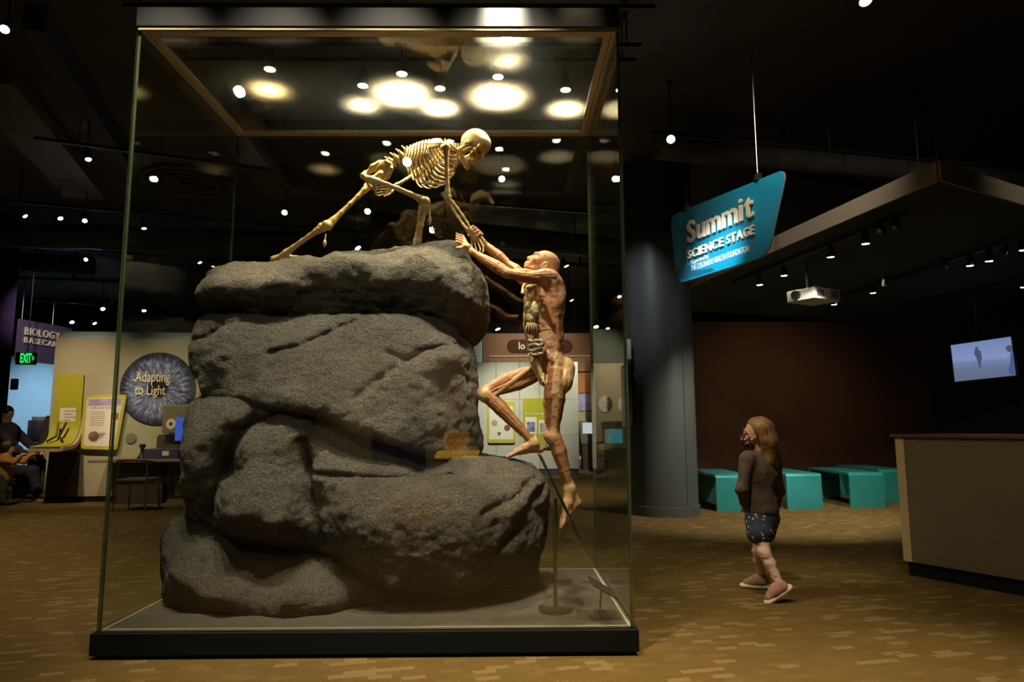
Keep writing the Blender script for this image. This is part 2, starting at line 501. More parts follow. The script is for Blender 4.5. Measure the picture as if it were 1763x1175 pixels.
# track spots in the room, and fills added to brighten single things
KEY = (1, .84, .62)
for kx in (-2.1, -1.4, -.7, .05):
    L((kx, 2.95, 4.68), (kx*.85-.1, 4.22, 1.45), 430, 40, KEY, 1)
L((-1.2, -0.6, 4.45), (-0.8, 4.5, 1.6), 150, 32, KEY, 1)  # added frontal fill for the boulder faces
L((-2.7, 0.9, 4.6), (-1.2, 4.4, 1.5), 90, 36, KEY, 1)  # second added fill on the boulders, from the left
L((1.9, 3.0, 4.45), (1.4, 2.9, 0), 900, 56, WARM, 1)
L((-0.4, 2.4, 4.45), (-0.4, 2.6, 0), 750, 66, WARM, 1)
L((-4.2, 5.2, 4.45), (-4.3, 5.4, 0), 460, 70, WARM, 1)
L((-6.0, 8.0, 4.45), (-6.0, 8.4, 0), 400, 70, WARM, 1)
L((-6.9, 8.6, 4.45), (-6.9, 11.4, 1.2), 560, 44, WARM, 1)
L((-5.3, 8.6, 4.45), (-5.4, 11.4, 1.3), 560, 44, WARM, 1)
L((1.0, 4.6, 4.4), (2.20, 7.0, 2.90), 1250, 17, (.92, .96, 1), 1)
L((0.6, 7.2, 4.5), (1.75, 9.2, 2.9), 150, 34, (.92, .97, 1), 1)
L((3.62, 7.35, 3.02), (3.25, 9.3, 0), 460, 84, (1, .90, .72), .7)
L((5.0, 8.9, 3.16), (4.9, 10.0, 0), 190, 84, (1, .86, .62), .8)
L((5.2, 10.2, 3.1), (5.0, 12.7, 1.3), 70, 100, WARM, 1)
L((1.7, 4.9, 4.6), (3.4, 7.2, 3.25), 170, 60, (1, .86, .68), 1)  # added spot to brighten the canopy's left fascia
L((5.6, 3.2, 4.6), (5.6, 6.7, 3.25), 110, 60, (1, .86, .68), 1)  # added spot to brighten the canopy's right fascia
L((0.9, 3.2, 4.5), (1.86, 5.0, .8), 330, 26, WARM, 1)  # added spot to brighten the girl
L((1.7, 2.2, 4.5), (3.6, 5.0, .5), 125, 44, WARM, 1)  # added spot to lift the counter front
L((0.0, 13.6, 4.45), (0.2, 16.6, 1.3), 1300, 46, (1, .88, .68), 1)
L((2.2, 14.5, 4.45), (2.2, 18.0, 1.6), 1000, 50, (1, .86, .64), 1)
L((1.2, 10.5, 4.45), (1.0, 12.5, 0), 650, 66, WARM, 1)
L((-12.5, 15.5, 4.45), (-13.4, 19.6, 1.2), 1100, 50, (.55, .80, 1), 1)
L((0.6, 15.6, 4.6), (0.8, 19.0, 3.2), 700, 60, (1, .84, .62), 1)  # added spot so the far brown wall shows
L((-7.6, 10.6, 4.45), (-9.0, 13.3, 2.9), 260, 30, (1, .9, .8), .8)
L((0.0, 3.56, 4.0), (0.0, 3.757, 3.58), 420, 34, KEY, .6)
L((0.46, 3.58, 4.10), (0.44, 3.757, 3.50), 16, 34, WARM, .9)
for i, (p, a, w, c, col, bl) in enumerate(LAMPS):
    spot('track_or_fill_light', p, a, w, c, col, bl, .05)

# ------------------------------------------------------------------ room shell
def struct(name, mb, m, **kw):
    o = mb.build(name, m, **kw); o['kind'] = 'structure'; return o
CEIL = 4.9
struct('floor', MB().box((-16, -6, -.1), (13, 24, 0)), M['carpet'])
struct('ceiling', MB().box((-16, -6, CEIL), (13, 24, CEIL+.1)), M['ceiling'])
struct('wall_left', MB().box((-16.1, -6, 0), (-16, 24, CEIL)), M['darkwall'])
struct('wall_right', MB().box((13, -6, 0), (13.1, 24, CEIL)), M['darkwall'])
struct('wall_back', MB().box((-16, 24, 0), (13, 24.1, CEIL)), M['darkwall'])
struct('wall_front', MB().box((-16, -6.1, 0), (13, -6, CEIL)), M['darkwall'])
# the dim stage room to the right of the column
struct('wall_stage_back', MB().box((2.6, 13.2, 0), (8.3, 13.4, 3.2)), M['maroon'])
struct('wall_stage_right', MB().prism([(8.3, 13.4, 0), (8.3, 13.2, 0), (12.5, 9.0, 0), (12.7, 9.2, 0)], (0, 0, 3.2)), M['darkwall'])

# ------------------------------------------------------------------ glass display case
X0, X1, YF, YB, ZT, ZP = -2.143, 0.682, 3.761, 5.26, 3.513, .136
GT = .016
case = thing('display_case', 'tall glass display case on a low dark plinth holding the boulders', 'display case', (-.73, 4.5, 0))
MB().box((X0-.02, YF-.024, .02), (X1+.02, YB+.024, ZP-.004)).build('plinth', M['plinth'], case, bevel=.004)
MB().box((X0+.01, YF+.01, 0), (X1-.01, YB-.01, .02)).build('plinth_recess', M['black'], case)
MB().box((X0+GT+.012, YF+GT+.012, ZP-.004), (X1-GT-.012, YB-GT-.012, ZP)).build('case_floor', M['deck'], case)
for a, b in (((X0+GT, YF+GT), (X1-GT, YF+GT+.012)), ((X0+GT, YB-GT-.012), (X1-GT, YB-GT)),
             ((X0+GT, YF+GT+.012), (X0+GT+.012, YB-GT-.012)), ((X1-GT-.012, YF+GT+.012), (X1-GT, YB-GT-.012))):
    MB().box((*a, ZP-.004), (*b, ZP+.006)).build('glazing_channel', M['channel'], case)
def pane(a, b, thin):
    mb = MB().box(a, b)
    o = mb.build('glass_pane', [M['glass'], M['edge']], case)
    for p in o.data.polygons:
        p.material_index = 0 if abs(p.normal[thin]) > .5 else 1
    return o
G = .003
pane((X0, YF, ZP-.004), (X1, YF+GT, ZT-.004), 1)
pane((X0, YB-GT, ZP-.004), (X1, YB, ZT-.004), 1)
pane((X0, YF+GT+G, ZP-.004), (X0+GT, YB-GT-G, ZT-.004), 0)
pane((X1-GT, YF+GT+G, ZP-.004), (X1, YB-GT-G, ZT-.004), 0)
lid = MB().box((X0+.075, YF+.075, ZT+.004), (X1-.075, YB-.075, ZT+.014)).build('lid_glass', M['lidglass'], case)
# double bronze profile round the lid
def ring(name, o0, o1, z0, z1, m):
    for a, b in (((X0+o0, YF+o0), (X1-o0, YF+o1)), ((X0+o0, YB-o1), (X1-o0, YB-o0)),
                 ((X0+o0, YF+o1), (X0+o1, YB-o1)), ((X1-o1, YF+o1), (X1-o0, YB-o1))):
        MB().box((*a, z0), (*b, z1)).build(name, m, case)
ring('frame_profile', .004, .036, ZT-.002, ZT+.02, M['bronze'])
ring('frame_profile', .041, .078, ZT-.0, ZT+.02, M['bronze'])
ring('frame_core', .0, .08, ZT+.02, ZT+.028, M['black'])
ring('fascia', -.004, .012, ZT+.02, ZT+.135, M['fascia'])

# small spots on bars over the lid
def lamp_head(name, lens_p, aim, r, length, lens_mat, parent, lens_r=None, part=True):
    d = (Vector(aim)-Vector(lens_p)).normalized(); p = Vector(lens_p)
    mb = MB().tube([p+d*.006, p-d*.012, p-d*length*.55, p-d*length*.6, p-d*length*.96, p-d*length], [r, r, r*.92, r*.72, r*.68, r*.5], 14)
    o = mb.build(name, M['black'], parent, smooth='auto')
    lr = lens_r or r*.82
    mb = MB().tube([p+d*.007, p+d*.011], [lr, lr*.8], 14)
    l = mb.build('lens', lens_mat, o if part else parent, smooth=False)
    if part:
        pass
    return o
case_lamps = [(-.72, 4.57, 300, 'lens', 'brightest lamp over the case lid, above the pelvis of the skeleton'),
              (-.04, 4.61, 300, 'lens', 'bright lamp over the case lid, above the skull of the skeleton'),
              (-.47, 4.78, 110, 'lens', 'bright lamp between the two brightest lamps over the case lid'),
              (.02, 4.12, 20, 'lens', 'lamp over the front right part of the case lid'),
              (.46, 4.80, 85, 'lens', 'rightmost lamp over the case lid, in the back right corner'),
              (-1.03, 4.74, 42, 'lens', 'small lamp over the lid just left of the brightest one'),
              (-1.63, 4.51, 42, 'lens_warm', 'warm yellow lamp over the left end of the case lid')]
for y in (4.12, 4.57, 4.77):
    t = MB().box((X0-.3, y-.015, 3.875), (X1+.3, y+.015, 3.905)).build('lighting_bar', M['black'])
    for x in (X0-.2, -.73, X1+.2): MB().tube([(x, y, 3.9), (x, y, CEIL)], .006, 6).build('drop_rod', M['black'], t)
    tag(t, {4.12: 'front black lighting bar hung over the display case', 4.57: 'middle black lighting bar hung over the display case', 4.77: 'rear black lighting bar hung over the display case'}[y], 'lighting bar', 'lighting bars over the case')
for x, y, w, lm, lab in case_lamps:
    t = thing('case_lamp', lab, 'lamp', (x, y, 3.68), 'lamps over the case lid')
    lamp_head('lamp_head', (x, y, 3.68), (x, y, 3), .045, .12, M[lm], t)
    MB().tube([(x, y, 3.79), (x, y, 3.88)], .008, 8).build('stem', M['black'], t)
    c = WARM if lm == 'lens' else (1, .66, .28)
    spot('case_lamp_light', (x, y, 3.665), (x, y, 0), w, 134 if w > 200 else 112, c, .9, .03)
# ------------------------------------------------------------------ boulders
ROCK_Y = 4.62
def rock(name, label, outline, ctrl, extra=(), res=.014, k=.16, back=.5, seed=1, zmin=None, dz=0.0, cuts=()):
    P = np.array([[p.x, p.z] for p in (at(px, py, ROCK_Y) for px, py in outline)])
    # smooth the outline a little
    P2 = np.array([[q.x, q.y] for q in smooth_path([(a, b, 0) for a, b in np.vstack([P, P[:1]])], 4)[:-1]])
    C = np.array([[*(lambda q: (q.x, q.z))(at(c[0], c[1], ROCK_Y)), c[2]] for c in ctrl])
    lo = P2.min(0)-.04; hi = P2.max(0)+.04
    xs = np.arange(lo[0], hi[0], res); zs = np.arange(lo[1], hi[1], res)
    gx, gz = np.meshgrid(xs, zs, indexing='ij'); g = np.stack([gx.ravel(), gz.ravel()], 1)
    # signed distance to the outline
    a = P2; b = np.roll(P2, -1, 0); e = b-a
    d2 = np.full(len(g), 9.0); ins = np.zeros(len(g), bool)
    for i in range(len(a)):
        w = g-a[i]; t = np.clip((w@e[i])/(e[i]@e[i]+1e-12), 0, 1)
        d2 = np.minimum(d2, np.linalg.norm(w-t[:, None]*e[i], axis=1))
        c1 = (a[i,1] <= g[:,1]) != (b[i,1] <= g[:,1])
        with np.errstate(divide='ignore', invalid='ignore'):
            xx = a[i,0]+(g[:,1]-a[i,1])/(e[i,1] if abs(e[i,1]) > 1e-12 else 1e-12)*e[i,0]
        ins ^= c1 & (g[:,0] < xx)
    sd = np.where(ins, -d2, d2)
    # front relief: radial interpolation of the control depths
    A = np.linalg.norm(C[:, None, :2]-C[None, :, :2], axis=2)
    n = len(C); S = np.zeros((n+3, n+3)); kern = lambda r: np.sqrt(r*r+.0009)
    S[:n,:n] = kern(A)-.004*np.eye(n); S[:n,n] = 1; S[:n,n+1:] = C[:,:2]; S[n,:n] = 1; S[n+1:,:n] = C[:,:2].T
    wv = np.linalg.solve(S, np.concatenate([C[:,2], np.zeros(3)]))
    R = np.linalg.norm(g[:, None]-C[None, :, :2], axis=2)
    T = kern(R)@wv[:n]+wv[n]+g@wv[n+1:]
    # cracks: grooves along lines given in the picture's pixels
    for line, dep, wid in cuts:
        q = [at(px, py, ROCK_Y) for px, py in line]; q = np.array([[v.x, v.z] for v in q])
        dd = np.full(len(g), 9.0)
        for i in range(len(q)-1):
            ee = q[i+1]-q[i]; w = g-q[i]; t = np.clip((w@ee)/(ee@ee), 0, 1); dd = np.minimum(dd, np.linalg.norm(w-t[:,None]*ee, axis=1))
        T = T-dep*np.exp(-(dd/wid)**2)
    T = np.clip(T, .03, .75).reshape(gx.shape); sd = sd.reshape(gx.shape)
    fl = Field((lo[0], ROCK_Y-T.max()-.06, lo[1]), (hi[0], ROCK_Y+back+.06, hi[1]), res)
    nx, ny, nz = fl.n; nx = min(nx, len(xs)); nz = min(nz, len(zs))
    Y = (fl.lo[1]+np.arange(ny)*res)
    fr = (ROCK_Y-T[:nx, None, :nz])-Y[None, :, None]
    bk = Y[None, :, None]-(ROCK_Y+back*(.75+.25*np.cos(T[:nx, None, :nz]*9)))
    d = smax(sd[:nx, None, :nz]*np.ones((1, ny, 1)), smax(fr*.8, bk, .1), k)
    fl.a[:nx, :, :nz] = d
    if zmin is not None:
        Z = fl.lo[2]+np.arange(fl.n[2])*res
        fl.a = np.maximum(fl.a, (zmin-Z)[None, None, :].astype(np.float32))
    me = fl.mesh(name)
    V = mesh_co(me); N = mesh_nor(me)
    h = fbm(V, 3.1, 3, seed)*.016 + (1-np.abs(fbm(V, 5.5, 3, seed+9)))*.022 + fbm(V*np.array([1, 1, 1.7]), 15, 3, seed+4)*.013 + fbm(V, 42, 2, seed+6)*.0055
    V2 = V+N*(h-.012)[:, None]
    V2[:, 2] += dz
    if zmin is not None: V2[:, 2] = np.maximum(V2[:, 2], zmin)
    set_co(me, V2)
    o = link_mesh(name, me, M['rock'])
    return tag(o, label, 'boulder', 'stacked boulders in the glass case')

rock('boulder', 'topmost flat boulder of the stack, with the skeleton standing on it',
     [(356,466),(364,458),(420,451),(470,449),(560,443),(625,440),(660,431),(720,421),(762,416),(785,419),(800,428),(812,452),(830,474),(837,492),(839,522),(835,548),(818,572),(795,582),(760,574),(700,567),(620,563),(500,565),(420,562),(362,555),(352,530),(352,490)],
     [(360,470,.06),(360,540,.02),(400,458,.14),(400,485,.30),(362,512,.24),(415,508,.42),(484,514,.45),(420,545,.10),(500,550,.10),(470,458,.16),(480,480,.32),(525,498,.42),(560,467,.34),(560,449,.17),(594,455,.34),(570,510,.26),(600,500,.34),(620,545,.10),(640,464,.42),(650,442,.2),(680,500,.43),(690,548,.12),(720,430,.18),(740,455,.40),(760,430,.22),(790,440,.26),(760,500,.46),(750,560,.12),(800,480,.40),(810,525,.38),(835,510,.16),(800,560,.18),(835,548,.1)],
     k=.10, seed=3, dz=-.026, cuts=[([(560,452),(600,449),(640,456),(690,440)], .03, .02), ([(350,488),(380,470),(400,466)], .03, .03), ([(770,436),(790,452),(800,480)], .03, .03)])
rock('boulder', 'second boulder from the top, wide with a slanting underside',
     [(330,578),(338,557),(365,544),(400,544),(430,549),(500,555),(560,553),(640,550),(700,552),(760,559),(792,568),(797,585),(812,600),(817,640),(819,660),(821,720),(826,752),(826,778),(808,790),(770,788),(740,782),(700,768),(640,742),(580,720),(520,708),(470,700),(420,694),(372,686),(356,660),(345,640),(335,610)],
     [(335,580,.06),(360,550,.12),(400,552,.2),(352,600,.20),(372,640,.22),(420,580,.38),(400,640,.36),(400,675,.28),(500,562,.30),(500,600,.40),(600,560,.34),(600,610,.43),(700,560,.36),(700,620,.46),(760,568,.28),(780,625,.46),(790,580,.2),(500,660,.47),(480,690,.48),(600,670,.52),(560,704,.53),(600,716,.54),(700,700,.50),(700,750,.53),(760,720,.48),(770,770,.42),(815,640,.15),(812,720,.18),(820,770,.1)],
     k=.085, seed=11, cuts=[([(345,592),(380,588),(420,572),(450,566),(478,566)], .05, .022), ([(500,618),(545,608),(600,580),(640,562)], .035, .018), ([(690,622),(720,632),(740,616),(800,600)], .04, .02), ([(640,690),(700,640),(760,612)], .025, .03), ([(790,640),(806,660),(818,662)], .05, .02)])
rock('boulder', 'huge middle boulder with deep clefts, the climbing figure steps on its right shoulder',
     [(318,730),(330,702),(350,688),(372,682),(420,684),(480,688),(550,703),(600,724),(640,741),(700,757),(760,772),(820,784),(868,792),(900,799),(925,812),(940,835),(944,860),(942,890),(938,930),(930,962),(922,992),(900,1012),(820,1018),(700,1012),(640,996),(590,975),(540,950),(480,935),(430,922),(385,906),(342,892),(324,850),(313,818),(315,770)],
     [(322,740,.06),(318,820,.05),(345,705,.16),(372,690,.2),(360,760,.36),(350,830,.30),(400,700,.36),(400,760,.48),(400,800,.46),(500,705,.44),(450,720,.50),(500,716,.42),(426,800,.34),(392,880,.26),(420,760,.44),(470,770,.52),(500,820,.58),(455,870,.60),(520,880,.63),(480,915,.34),(552,760,.50),(563,795,.42),(570,850,.42),(580,910,.42),(600,735,.38),(650,770,.36),(700,772,.34),(740,795,.34),(800,800,.32),(580,806,.52),(650,812,.56),(700,815,.57),(750,818,.56),(800,812,.46),(880,810,.22),(860,830,.40),(650,870,.64),(750,880,.66),(840,850,.56),(850,900,.52),(900,860,.34),(925,880,.16),(905,930,.28),(700,950,.60),(640,940,.52),(800,950,.58),(880,940,.40),(700,975,.58),(800,975,.56),(700,1006,.20),(800,1006,.22),(880,1000,.10),(600,965,.24),(540,940,.20)],
     k=.10, seed=23, res=.014, back=.52, cuts=[([(480,725),(440,770),(415,820),(395,880)], .07, .04), ([(556,760),(562,800),(570,860),(585,915)], .09, .035), ([(575,806),(640,812),(750,816),(790,812)], .06, .02), ([(870,960),(850,930),(890,890),(930,840)], .05, .028), ([(520,700),(500,720),(450,740)], .03, .02), ([(840,862),(880,850),(930,812)], .035, .02)])
rock('boulder', 'lowest boulder at bottom left of the stack, resting on the case floor',
     [(284,965),(289,925),(301,903),(318,888),(340,893),(372,902),(440,920),(520,932),(580,946),(615,968),(660,982),(740,990),(830,985),(918,975),(924,1010),(916,1040),(900,1075),(800,1100),(600,1110),(400,1100),(330,1070),(298,1030),(287,1000)],
     [(290,950,.08),(318,895,.20),(300,1000,.16),(320,940,.30),(345,905,.24),(380,960,.56),(330,1010,.36),(440,928,.26),(450,985,.66),(540,945,.28),(550,990,.66),(600,1005,.58),(640,1000,.40),(700,1020,.30),(800,1000,.18),(800,1030,.22),(880,1000,.12),(900,1030,.08),(450,1045,.42),(600,1045,.40),(700,1050,.26),(370,1040,.28)],
     k=.10, seed=31, zmin=.137, back=.5, cuts=[([(350,908),(380,935),(400,950)], .05, .03)])
# ------------------------------------------------------------------ skeleton crouching on the top boulder
def bone_mat():
    k = NT('aged_bone'); b = k.bsdf(.42, 0, .4)
    b.inputs['Subsurface Weight'].default_value = .0
    n = k.noise(9, 5); n2 = k.noise(60, 3)
    c = k.ramp(n, [(.25, (.52,.35,.13)), (.5, (.68,.50,.24)), (.75, (.80,.66,.40))])
    k.l(c, b.inputs['Base Color'])
    k.bump(n2, b, .25, .004)
    return k.m
M['bone'] = bone_mat()
M['cartilage'] = mat('pale_cartilage', (.74, .55, .36), .4, var=.1)
SY = 4.6
def S(px, py, dy=0.0): return at(px, py, SY+dy)
sk = thing('skeleton', 'human skeleton crouching on the top boulder, right arm reaching down to the climber', 'skeleton', S(690, 440))
def bone(name, prims, res=.004, parent=None, m='bone', rough=.0):
    """prims: ('c', pts, radii, k) chain | ('e', centre, radii, rot, k) ellipsoid | minus versions 'C', 'E'"""
    lo = np.full(3, 1e9); hi = -lo
    for p in prims:
        if p[0] == 'c':
            for q, r in zip(p[1], p[2]): lo = np.minimum(lo, np.array(q)-r); hi = np.maximum(hi, np.array(q)+r)
        elif p[0] == 'e':
            R = max(p[2]); lo = np.minimum(lo, np.array(p[1])-R); hi = np.maximum(hi, np.array(p[1])+R)
    f = Field(lo-.02, hi+.02, res)
    for p in prims:
        if p[0] in 'cC': f.chain([tuple(q) for q in p[1]], p[2], p[3] if len(p) > 3 else .01, 'add' if p[0] == 'c' else 'sub')
        else: f.ell(p[1], p[2], p[4] if len(p) > 4 else .01, 'add' if p[0] == 'e' else 'sub', p[3])
    me = f.mesh(name)
    if rough:
        V = mesh_co(me); set_co(me, V+mesh_nor(me)*(fbm(V, 60, 2, 5)*rough)[:, None])
    return link_mesh(name, me, M[m], parent or sk)
def frame3(f, u):
    f = np.array(f, float); f /= np.linalg.norm(f); u = np.array(u, float); u -= f*(u@f); u /= np.linalg.norm(u)
    return f, np.cross(u, f), u          # forward, left, up
def lerp(a, b, t): return Vector(a)*(1-t)+Vector(b)*t

# skull: pitched forward, looking down at the climber
def make_skull():
    th = math.radians(40); yaw = math.radians(-24)
    fz = np.array((math.cos(th)*math.cos(yaw), math.cos(th)*math.sin(yaw), -math.sin(th)))
    f, l, u = frame3(fz, (math.sin(th), 0, math.cos(th)))
    c = np.array(S(822, 246)); R = np.stack([f, l, u]); k = 1.06
    def q(a, b, d): return c+(f*a+l*b+u*d)*k
    def rr(*r): return [x*k for x in r]
    pr = [('e', q(-.012,0,.003), rr(.096,.076,.083), R, .02), ('e', q(.045,0,.004), rr(.045,.060,.056), R, .03),
          ('e', q(-.06,0,-.03), rr(.045,.055,.045), R, .03), ('e', q(.058,0,-.088), rr(.034,.036,.046), R, .02),
          ('c', [q(.083,0,-.028), q(.100,0,-.058)], rr(.010,.007), .012)]
    for s in (-1, 1):
        pr += [('c', [q(.080,.010*s,-.022), q(.066,.050*s,-.022)], rr(.010,.010), .012),
               ('c', [q(.068,.043*s,-.064), q(.04,.062*s,-.058), q(-.002,.068*s,-.052)], rr(.013,.007,.007), .01),
               ('c', [q(.064,.052*s,-.024), q(.064,.048*s,-.060)], rr(.007,.009), .008),
               ('e', q(-.02,.062*s,-.065), rr(.014,.012,.022), R, .012)]
    pr += [('e', q(.074,0,-.122), rr(.019,.030,.018), R, .008)]
    for s in (-1, 1):
        pr += [('E', q(.086,.034*s,-.044), rr(.036,.024,.023), R, .005), ('E', q(.03,.072*s,-.062), rr(.028,.016,.03), R, .01)]
    pr += [('E', q(.098,0,-.080), rr(.016,.011,.017), R, .006), ('E', q(.03,0,-.13), rr(.04,.026,.03), R, .01)]
    for i in range(-4, 5): pr.append(('C', [q(.098-abs(i)*.0025,.0062*i,-.124), q(.098-abs(i)*.0025,.0062*i,-.142)], rr(.0016,.0016), .001))
    skull = bone('skull', pr, .0032)
    # jaw hangs open a little
    pj = []
    for s in (-1, 1):
        pj += [('c', [q(-.006,.056*s,-.066), q(-.018,.054*s,-.125), q(.025,.044*s,-.158), q(.062,.022*s,-.172), q(.070,0,-.174)], rr(.013,.021,.015,.012,.013), .012),
               ('c', [q(.026,.055*s,-.072), q(.008,.054*s,-.12)], rr(.009,.017), .01)]
    pj += [('e', q(.074,0,-.176), rr(.012,.020,.013), R, .012)]
    jaw = bone('jaw', pj, .0034, skull)
    tp = []
    for i in range(-4, 5): tp.append(('c', [q(.074-abs(i)*.004,.0062*i,-.160), q(.078-abs(i)*.004,.0062*i,-.146)], rr(.0036,.0032), .001))
    bone('teeth', tp, .0024, jaw)
make_skull()

# spine
spine_px = [(803,257),(789,257),(776,255),(764,251),(750,251),(735,254),(720,258),(705,263),(692,269),(681,276),(672,283),(664,289)]
sp = smooth_path([S(*p) for p in spine_px], 10)
ln = [0]
for a, b in zip(sp, sp[1:]): ln.append(ln[-1]+(b-a).length)
def sp_at(t):
    d = t*ln[-1]
    for i in range(len(sp)-1):
        if ln[i+1] >= d: return lerp(sp[i], sp[i+1], (d-ln[i])/(ln[i+1]-ln[i]+1e-9)), (sp[i+1]-sp[i]).normalized()
    return sp[-1], (sp[-1]-sp[-2]).normalized()
def vert(t, r, spl, trans):
    p, d = sp_at(t); f, l, u = frame3(-np.array(d), (0, 0, 1))
    p = np.array(p); R = np.stack([f, l, u]); hl = r*(.62 if r < .035 else .50)
    pr = [('e', p, (hl, r, r*.9), R, .004), ('c', [p+u*r*.6, p+u*(r+spl)-f*spl*.5], [.007, .005], .006)]
    for s in (-1, 1): pr.append(('c', [p+u*r*.5, p+u*r*.7+l*s*trans], [.007, .005], .006))
    return bone('vertebra', pr, .0042)
for i in range(7): vert(.02+.20*i/6, .022, .018, .028)
TT = [.255+.40*i/11 for i in range(12)]
for t in TT: vert(t, .023, .026, .030)
for i in range(5): vert(.70+.27*i/4, .040, .026, .046)

# ribs and breast bone
ends = [(786,270),(787,277),(786,284),(784,290),(781,296),(777,302),(770,308),(758,312),(744,314),(729,313),(713,305),(702,294)]
for i, t in enumerate(TT):
    p, d = sp_at(t); e = S(*ends[i]); wmax = [.060,.088,.108,.122,.130,.134,.134,.130,.122,.110,.085,.062][i]
    for s in (-1, 1):
        side = Vector((0, s, 0)); m = lerp(p, e, .5); back = Vector((-.012, 0, .012))
        pts = [p+Vector((0, s*.012, .01)), p+side*wmax*.45+back+Vector((-.004,0,.010)), ]
        def mix(tx, tz, w, dx=0): return Vector((p.x+(e.x-p.x)*tx+dx, p.y+(e.y-p.y)*tz+s*w, p.z+(e.z-p.z)*tz))
        pts += [mix(.04, .26, wmax*.88, -.020), mix(.12, .60, wmax, -.030)]
        if i < 10: pts += [mix(.30, .93, wmax*.78, -.018), mix(.70, 1.10, wmax*.5, 0), mix(1, 1, .028 if i < 7 else .05)]
        else: pts += [mix(.5, 1, wmax*.8, -.01)]
        pts = smooth_path(pts, 6)
        r = [.0068]*len(pts)
        MB().tube(pts, r, 8, flat=.75).build('rib', M['bone'], sk, smooth=True)
bone('sternum', [('c', [S(789,265), S(786,275)], [.016,.014], .01), ('c', [S(786,275), S(780,299)], [.012,.012], .01), ('c', [S(780,299), S(776,306)], [.008,.005], .01)])
for s in (-1, 1):
    cart = MB()
    cart.tube(smooth_path([S(781,298,s*.02), S(775,306,s*.05), S(760,315,s*.085), S(738,317,s*.10), S(722,314,s*.11)], 5), .0065, 8)
    cart.build('costal_cartilage', M['cartilage'], sk, smooth=True)
# shoulder girdles
SHR, SHL = S(768,254,-.165), S(764,262,.165)
for s, sh in ((-1, SHR), (1, SHL)):
    a, b, c_ = S(763,241,s*.150), S(733,247,s*.100), S(752,256,s*.150)
    n = np.cross(np.array(b-a), np.array(c_-a)); f, l, u = frame3(np.array(b-a), n)
    ctr = (np.array(a)+np.array(b)+np.array(c_))/3
    bone('scapula', [('e', ctr, (.066,.040,.0075), np.stack([f,l,u]), .008), ('c', [b, lerp(a, sh, .5), lerp(a, sh, .8)+Vector((.012,0,.012))], [.006,.010,.012], .01), ('e', lerp(c_, sh, .75), (.020,.020,.020), None, .014)], .0042)
    bone('clavicle', [('c', smooth_path([S(788,262,s*.02), S(784,256,s*.06), S(774,248,s*.11), S(767,247,s*.155)], 4), [.008]*13, .006)], .0042)
# long bones
def long_bone(name, a, b, r0, rs, r1, heads0=(), heads1=(), bow=None, res=.0042):
    a, b = Vector(a), Vector(b); bow = Vector(bow or (0,0,0))
    P = [a, lerp(a,b,.12)+bow*.4, lerp(a,b,.3)+bow*.9, lerp(a,b,.5)+bow, lerp(a,b,.72)+bow*.8, lerp(a,b,.9)+bow*.3, b]
    pr = [('c', P, [r0, rs*1.35, rs, rs, rs*1.05, rs*1.5, r1], .012)]
    for h, r in heads0: pr.append(('e', a+Vector(h), (r,r,r), None, .012))
    for h, r in heads1: pr.append(('e', b+Vector(h), (r,r,r), None, .012))
    return bone(name, pr, res)
def hand_bones(wrist, knuck, tips, thumb, side):
    """carpus and metacarpals in one part, each finger a part"""
    w, kn = Vector(wrist), [Vector(k) for k in knuck]
    pr = [('e', lerp(w, sum(kn, Vector())/4, .16), (.019,.016,.016), None, .008), ('e', lerp(w, sum(kn, Vector())/4, .34), (.017,.017,.014), None, .008)]
    for k in kn: pr.append(('c', [lerp(w, k, .3), lerp(w, k, .65), k], [.0065,.0048,.0075], .003))
    hb = bone('hand', pr, .0032)
    for k, tp in zip(kn, tips):
        pts = [k]+[Vector(t) for t in tp]; q = []
        for a, b in zip(pts, pts[1:]): q.append(('c', [a, lerp(a,b,.5), b], [.0065,.0042,.0060], .002))
        bone('finger', q, .003, hb)
    pts = [lerp(w, kn[0], .25)]+[Vector(t) for t in thumb]; q = []
    for a, b in zip(pts, pts[1:]): q.append(('c', [a, lerp(a,b,.5), b], [.0075,.005,.0065], .002))
    bone('thumb', q, .003, hb)
ELR, WRR = S(771,341,-.13), S(812,402,-.06)
long_bone('humerus', SHR, ELR, .028, .0128, .022, [((0,.012,.004), .026)], [((.012,-.012,0), .016), ((-.01,.014,0), .016)])
long_bone('radius', ELR+Vector((.012,-.014,-.012)), WRR+Vector((.006,-.008,0)), .012, .0085, .015, bow=(.010,-.010,.004))
long_bone('ulna', ELR+Vector((-.010,.012,.006)), WRR+Vector((-.008,.010,-.002)), .017, .0084, .011, bow=(-.006,.010,-.004))
hand_bones(WRR, [S(826,413,-.085), S(822,417,-.072), S(817,418,-.058), S(812,417,-.045)],
           [[S(832,424,-.11), S(832,433,-.12), S(828,438,-.115)], [S(827,429,-.10), S(825,438,-.11), S(821,442,-.105)], [S(820,430,-.085), S(818,438,-.095), S(815,441,-.09)], [S(813,427,-.065), S(811,434,-.075), S(809,437,-.07)]],
           [S(825,409,-.06), S(834,414,-.05), S(838,420,-.045)], -1)
ELL, WRL = S(716,298,.16), S(682,320,.15)
long_bone('humerus', SHL, ELL, .028, .0128, .022, [((0,-.012,.004), .026)], [((.01,-.012,0), .015), ((-.01,.012,0), .015)])
long_bone('radius', ELL+Vector((0,-.014,-.006)), WRL+Vector((0,-.010,0)), .012, .0085, .015, bow=(.004,-.008,-.008))
long_bone('ulna', ELL+Vector((0,.012,.004)), WRL+Vector((0,.010,.004)), .016, .0084, .011, bow=(-.004,.008,.006))
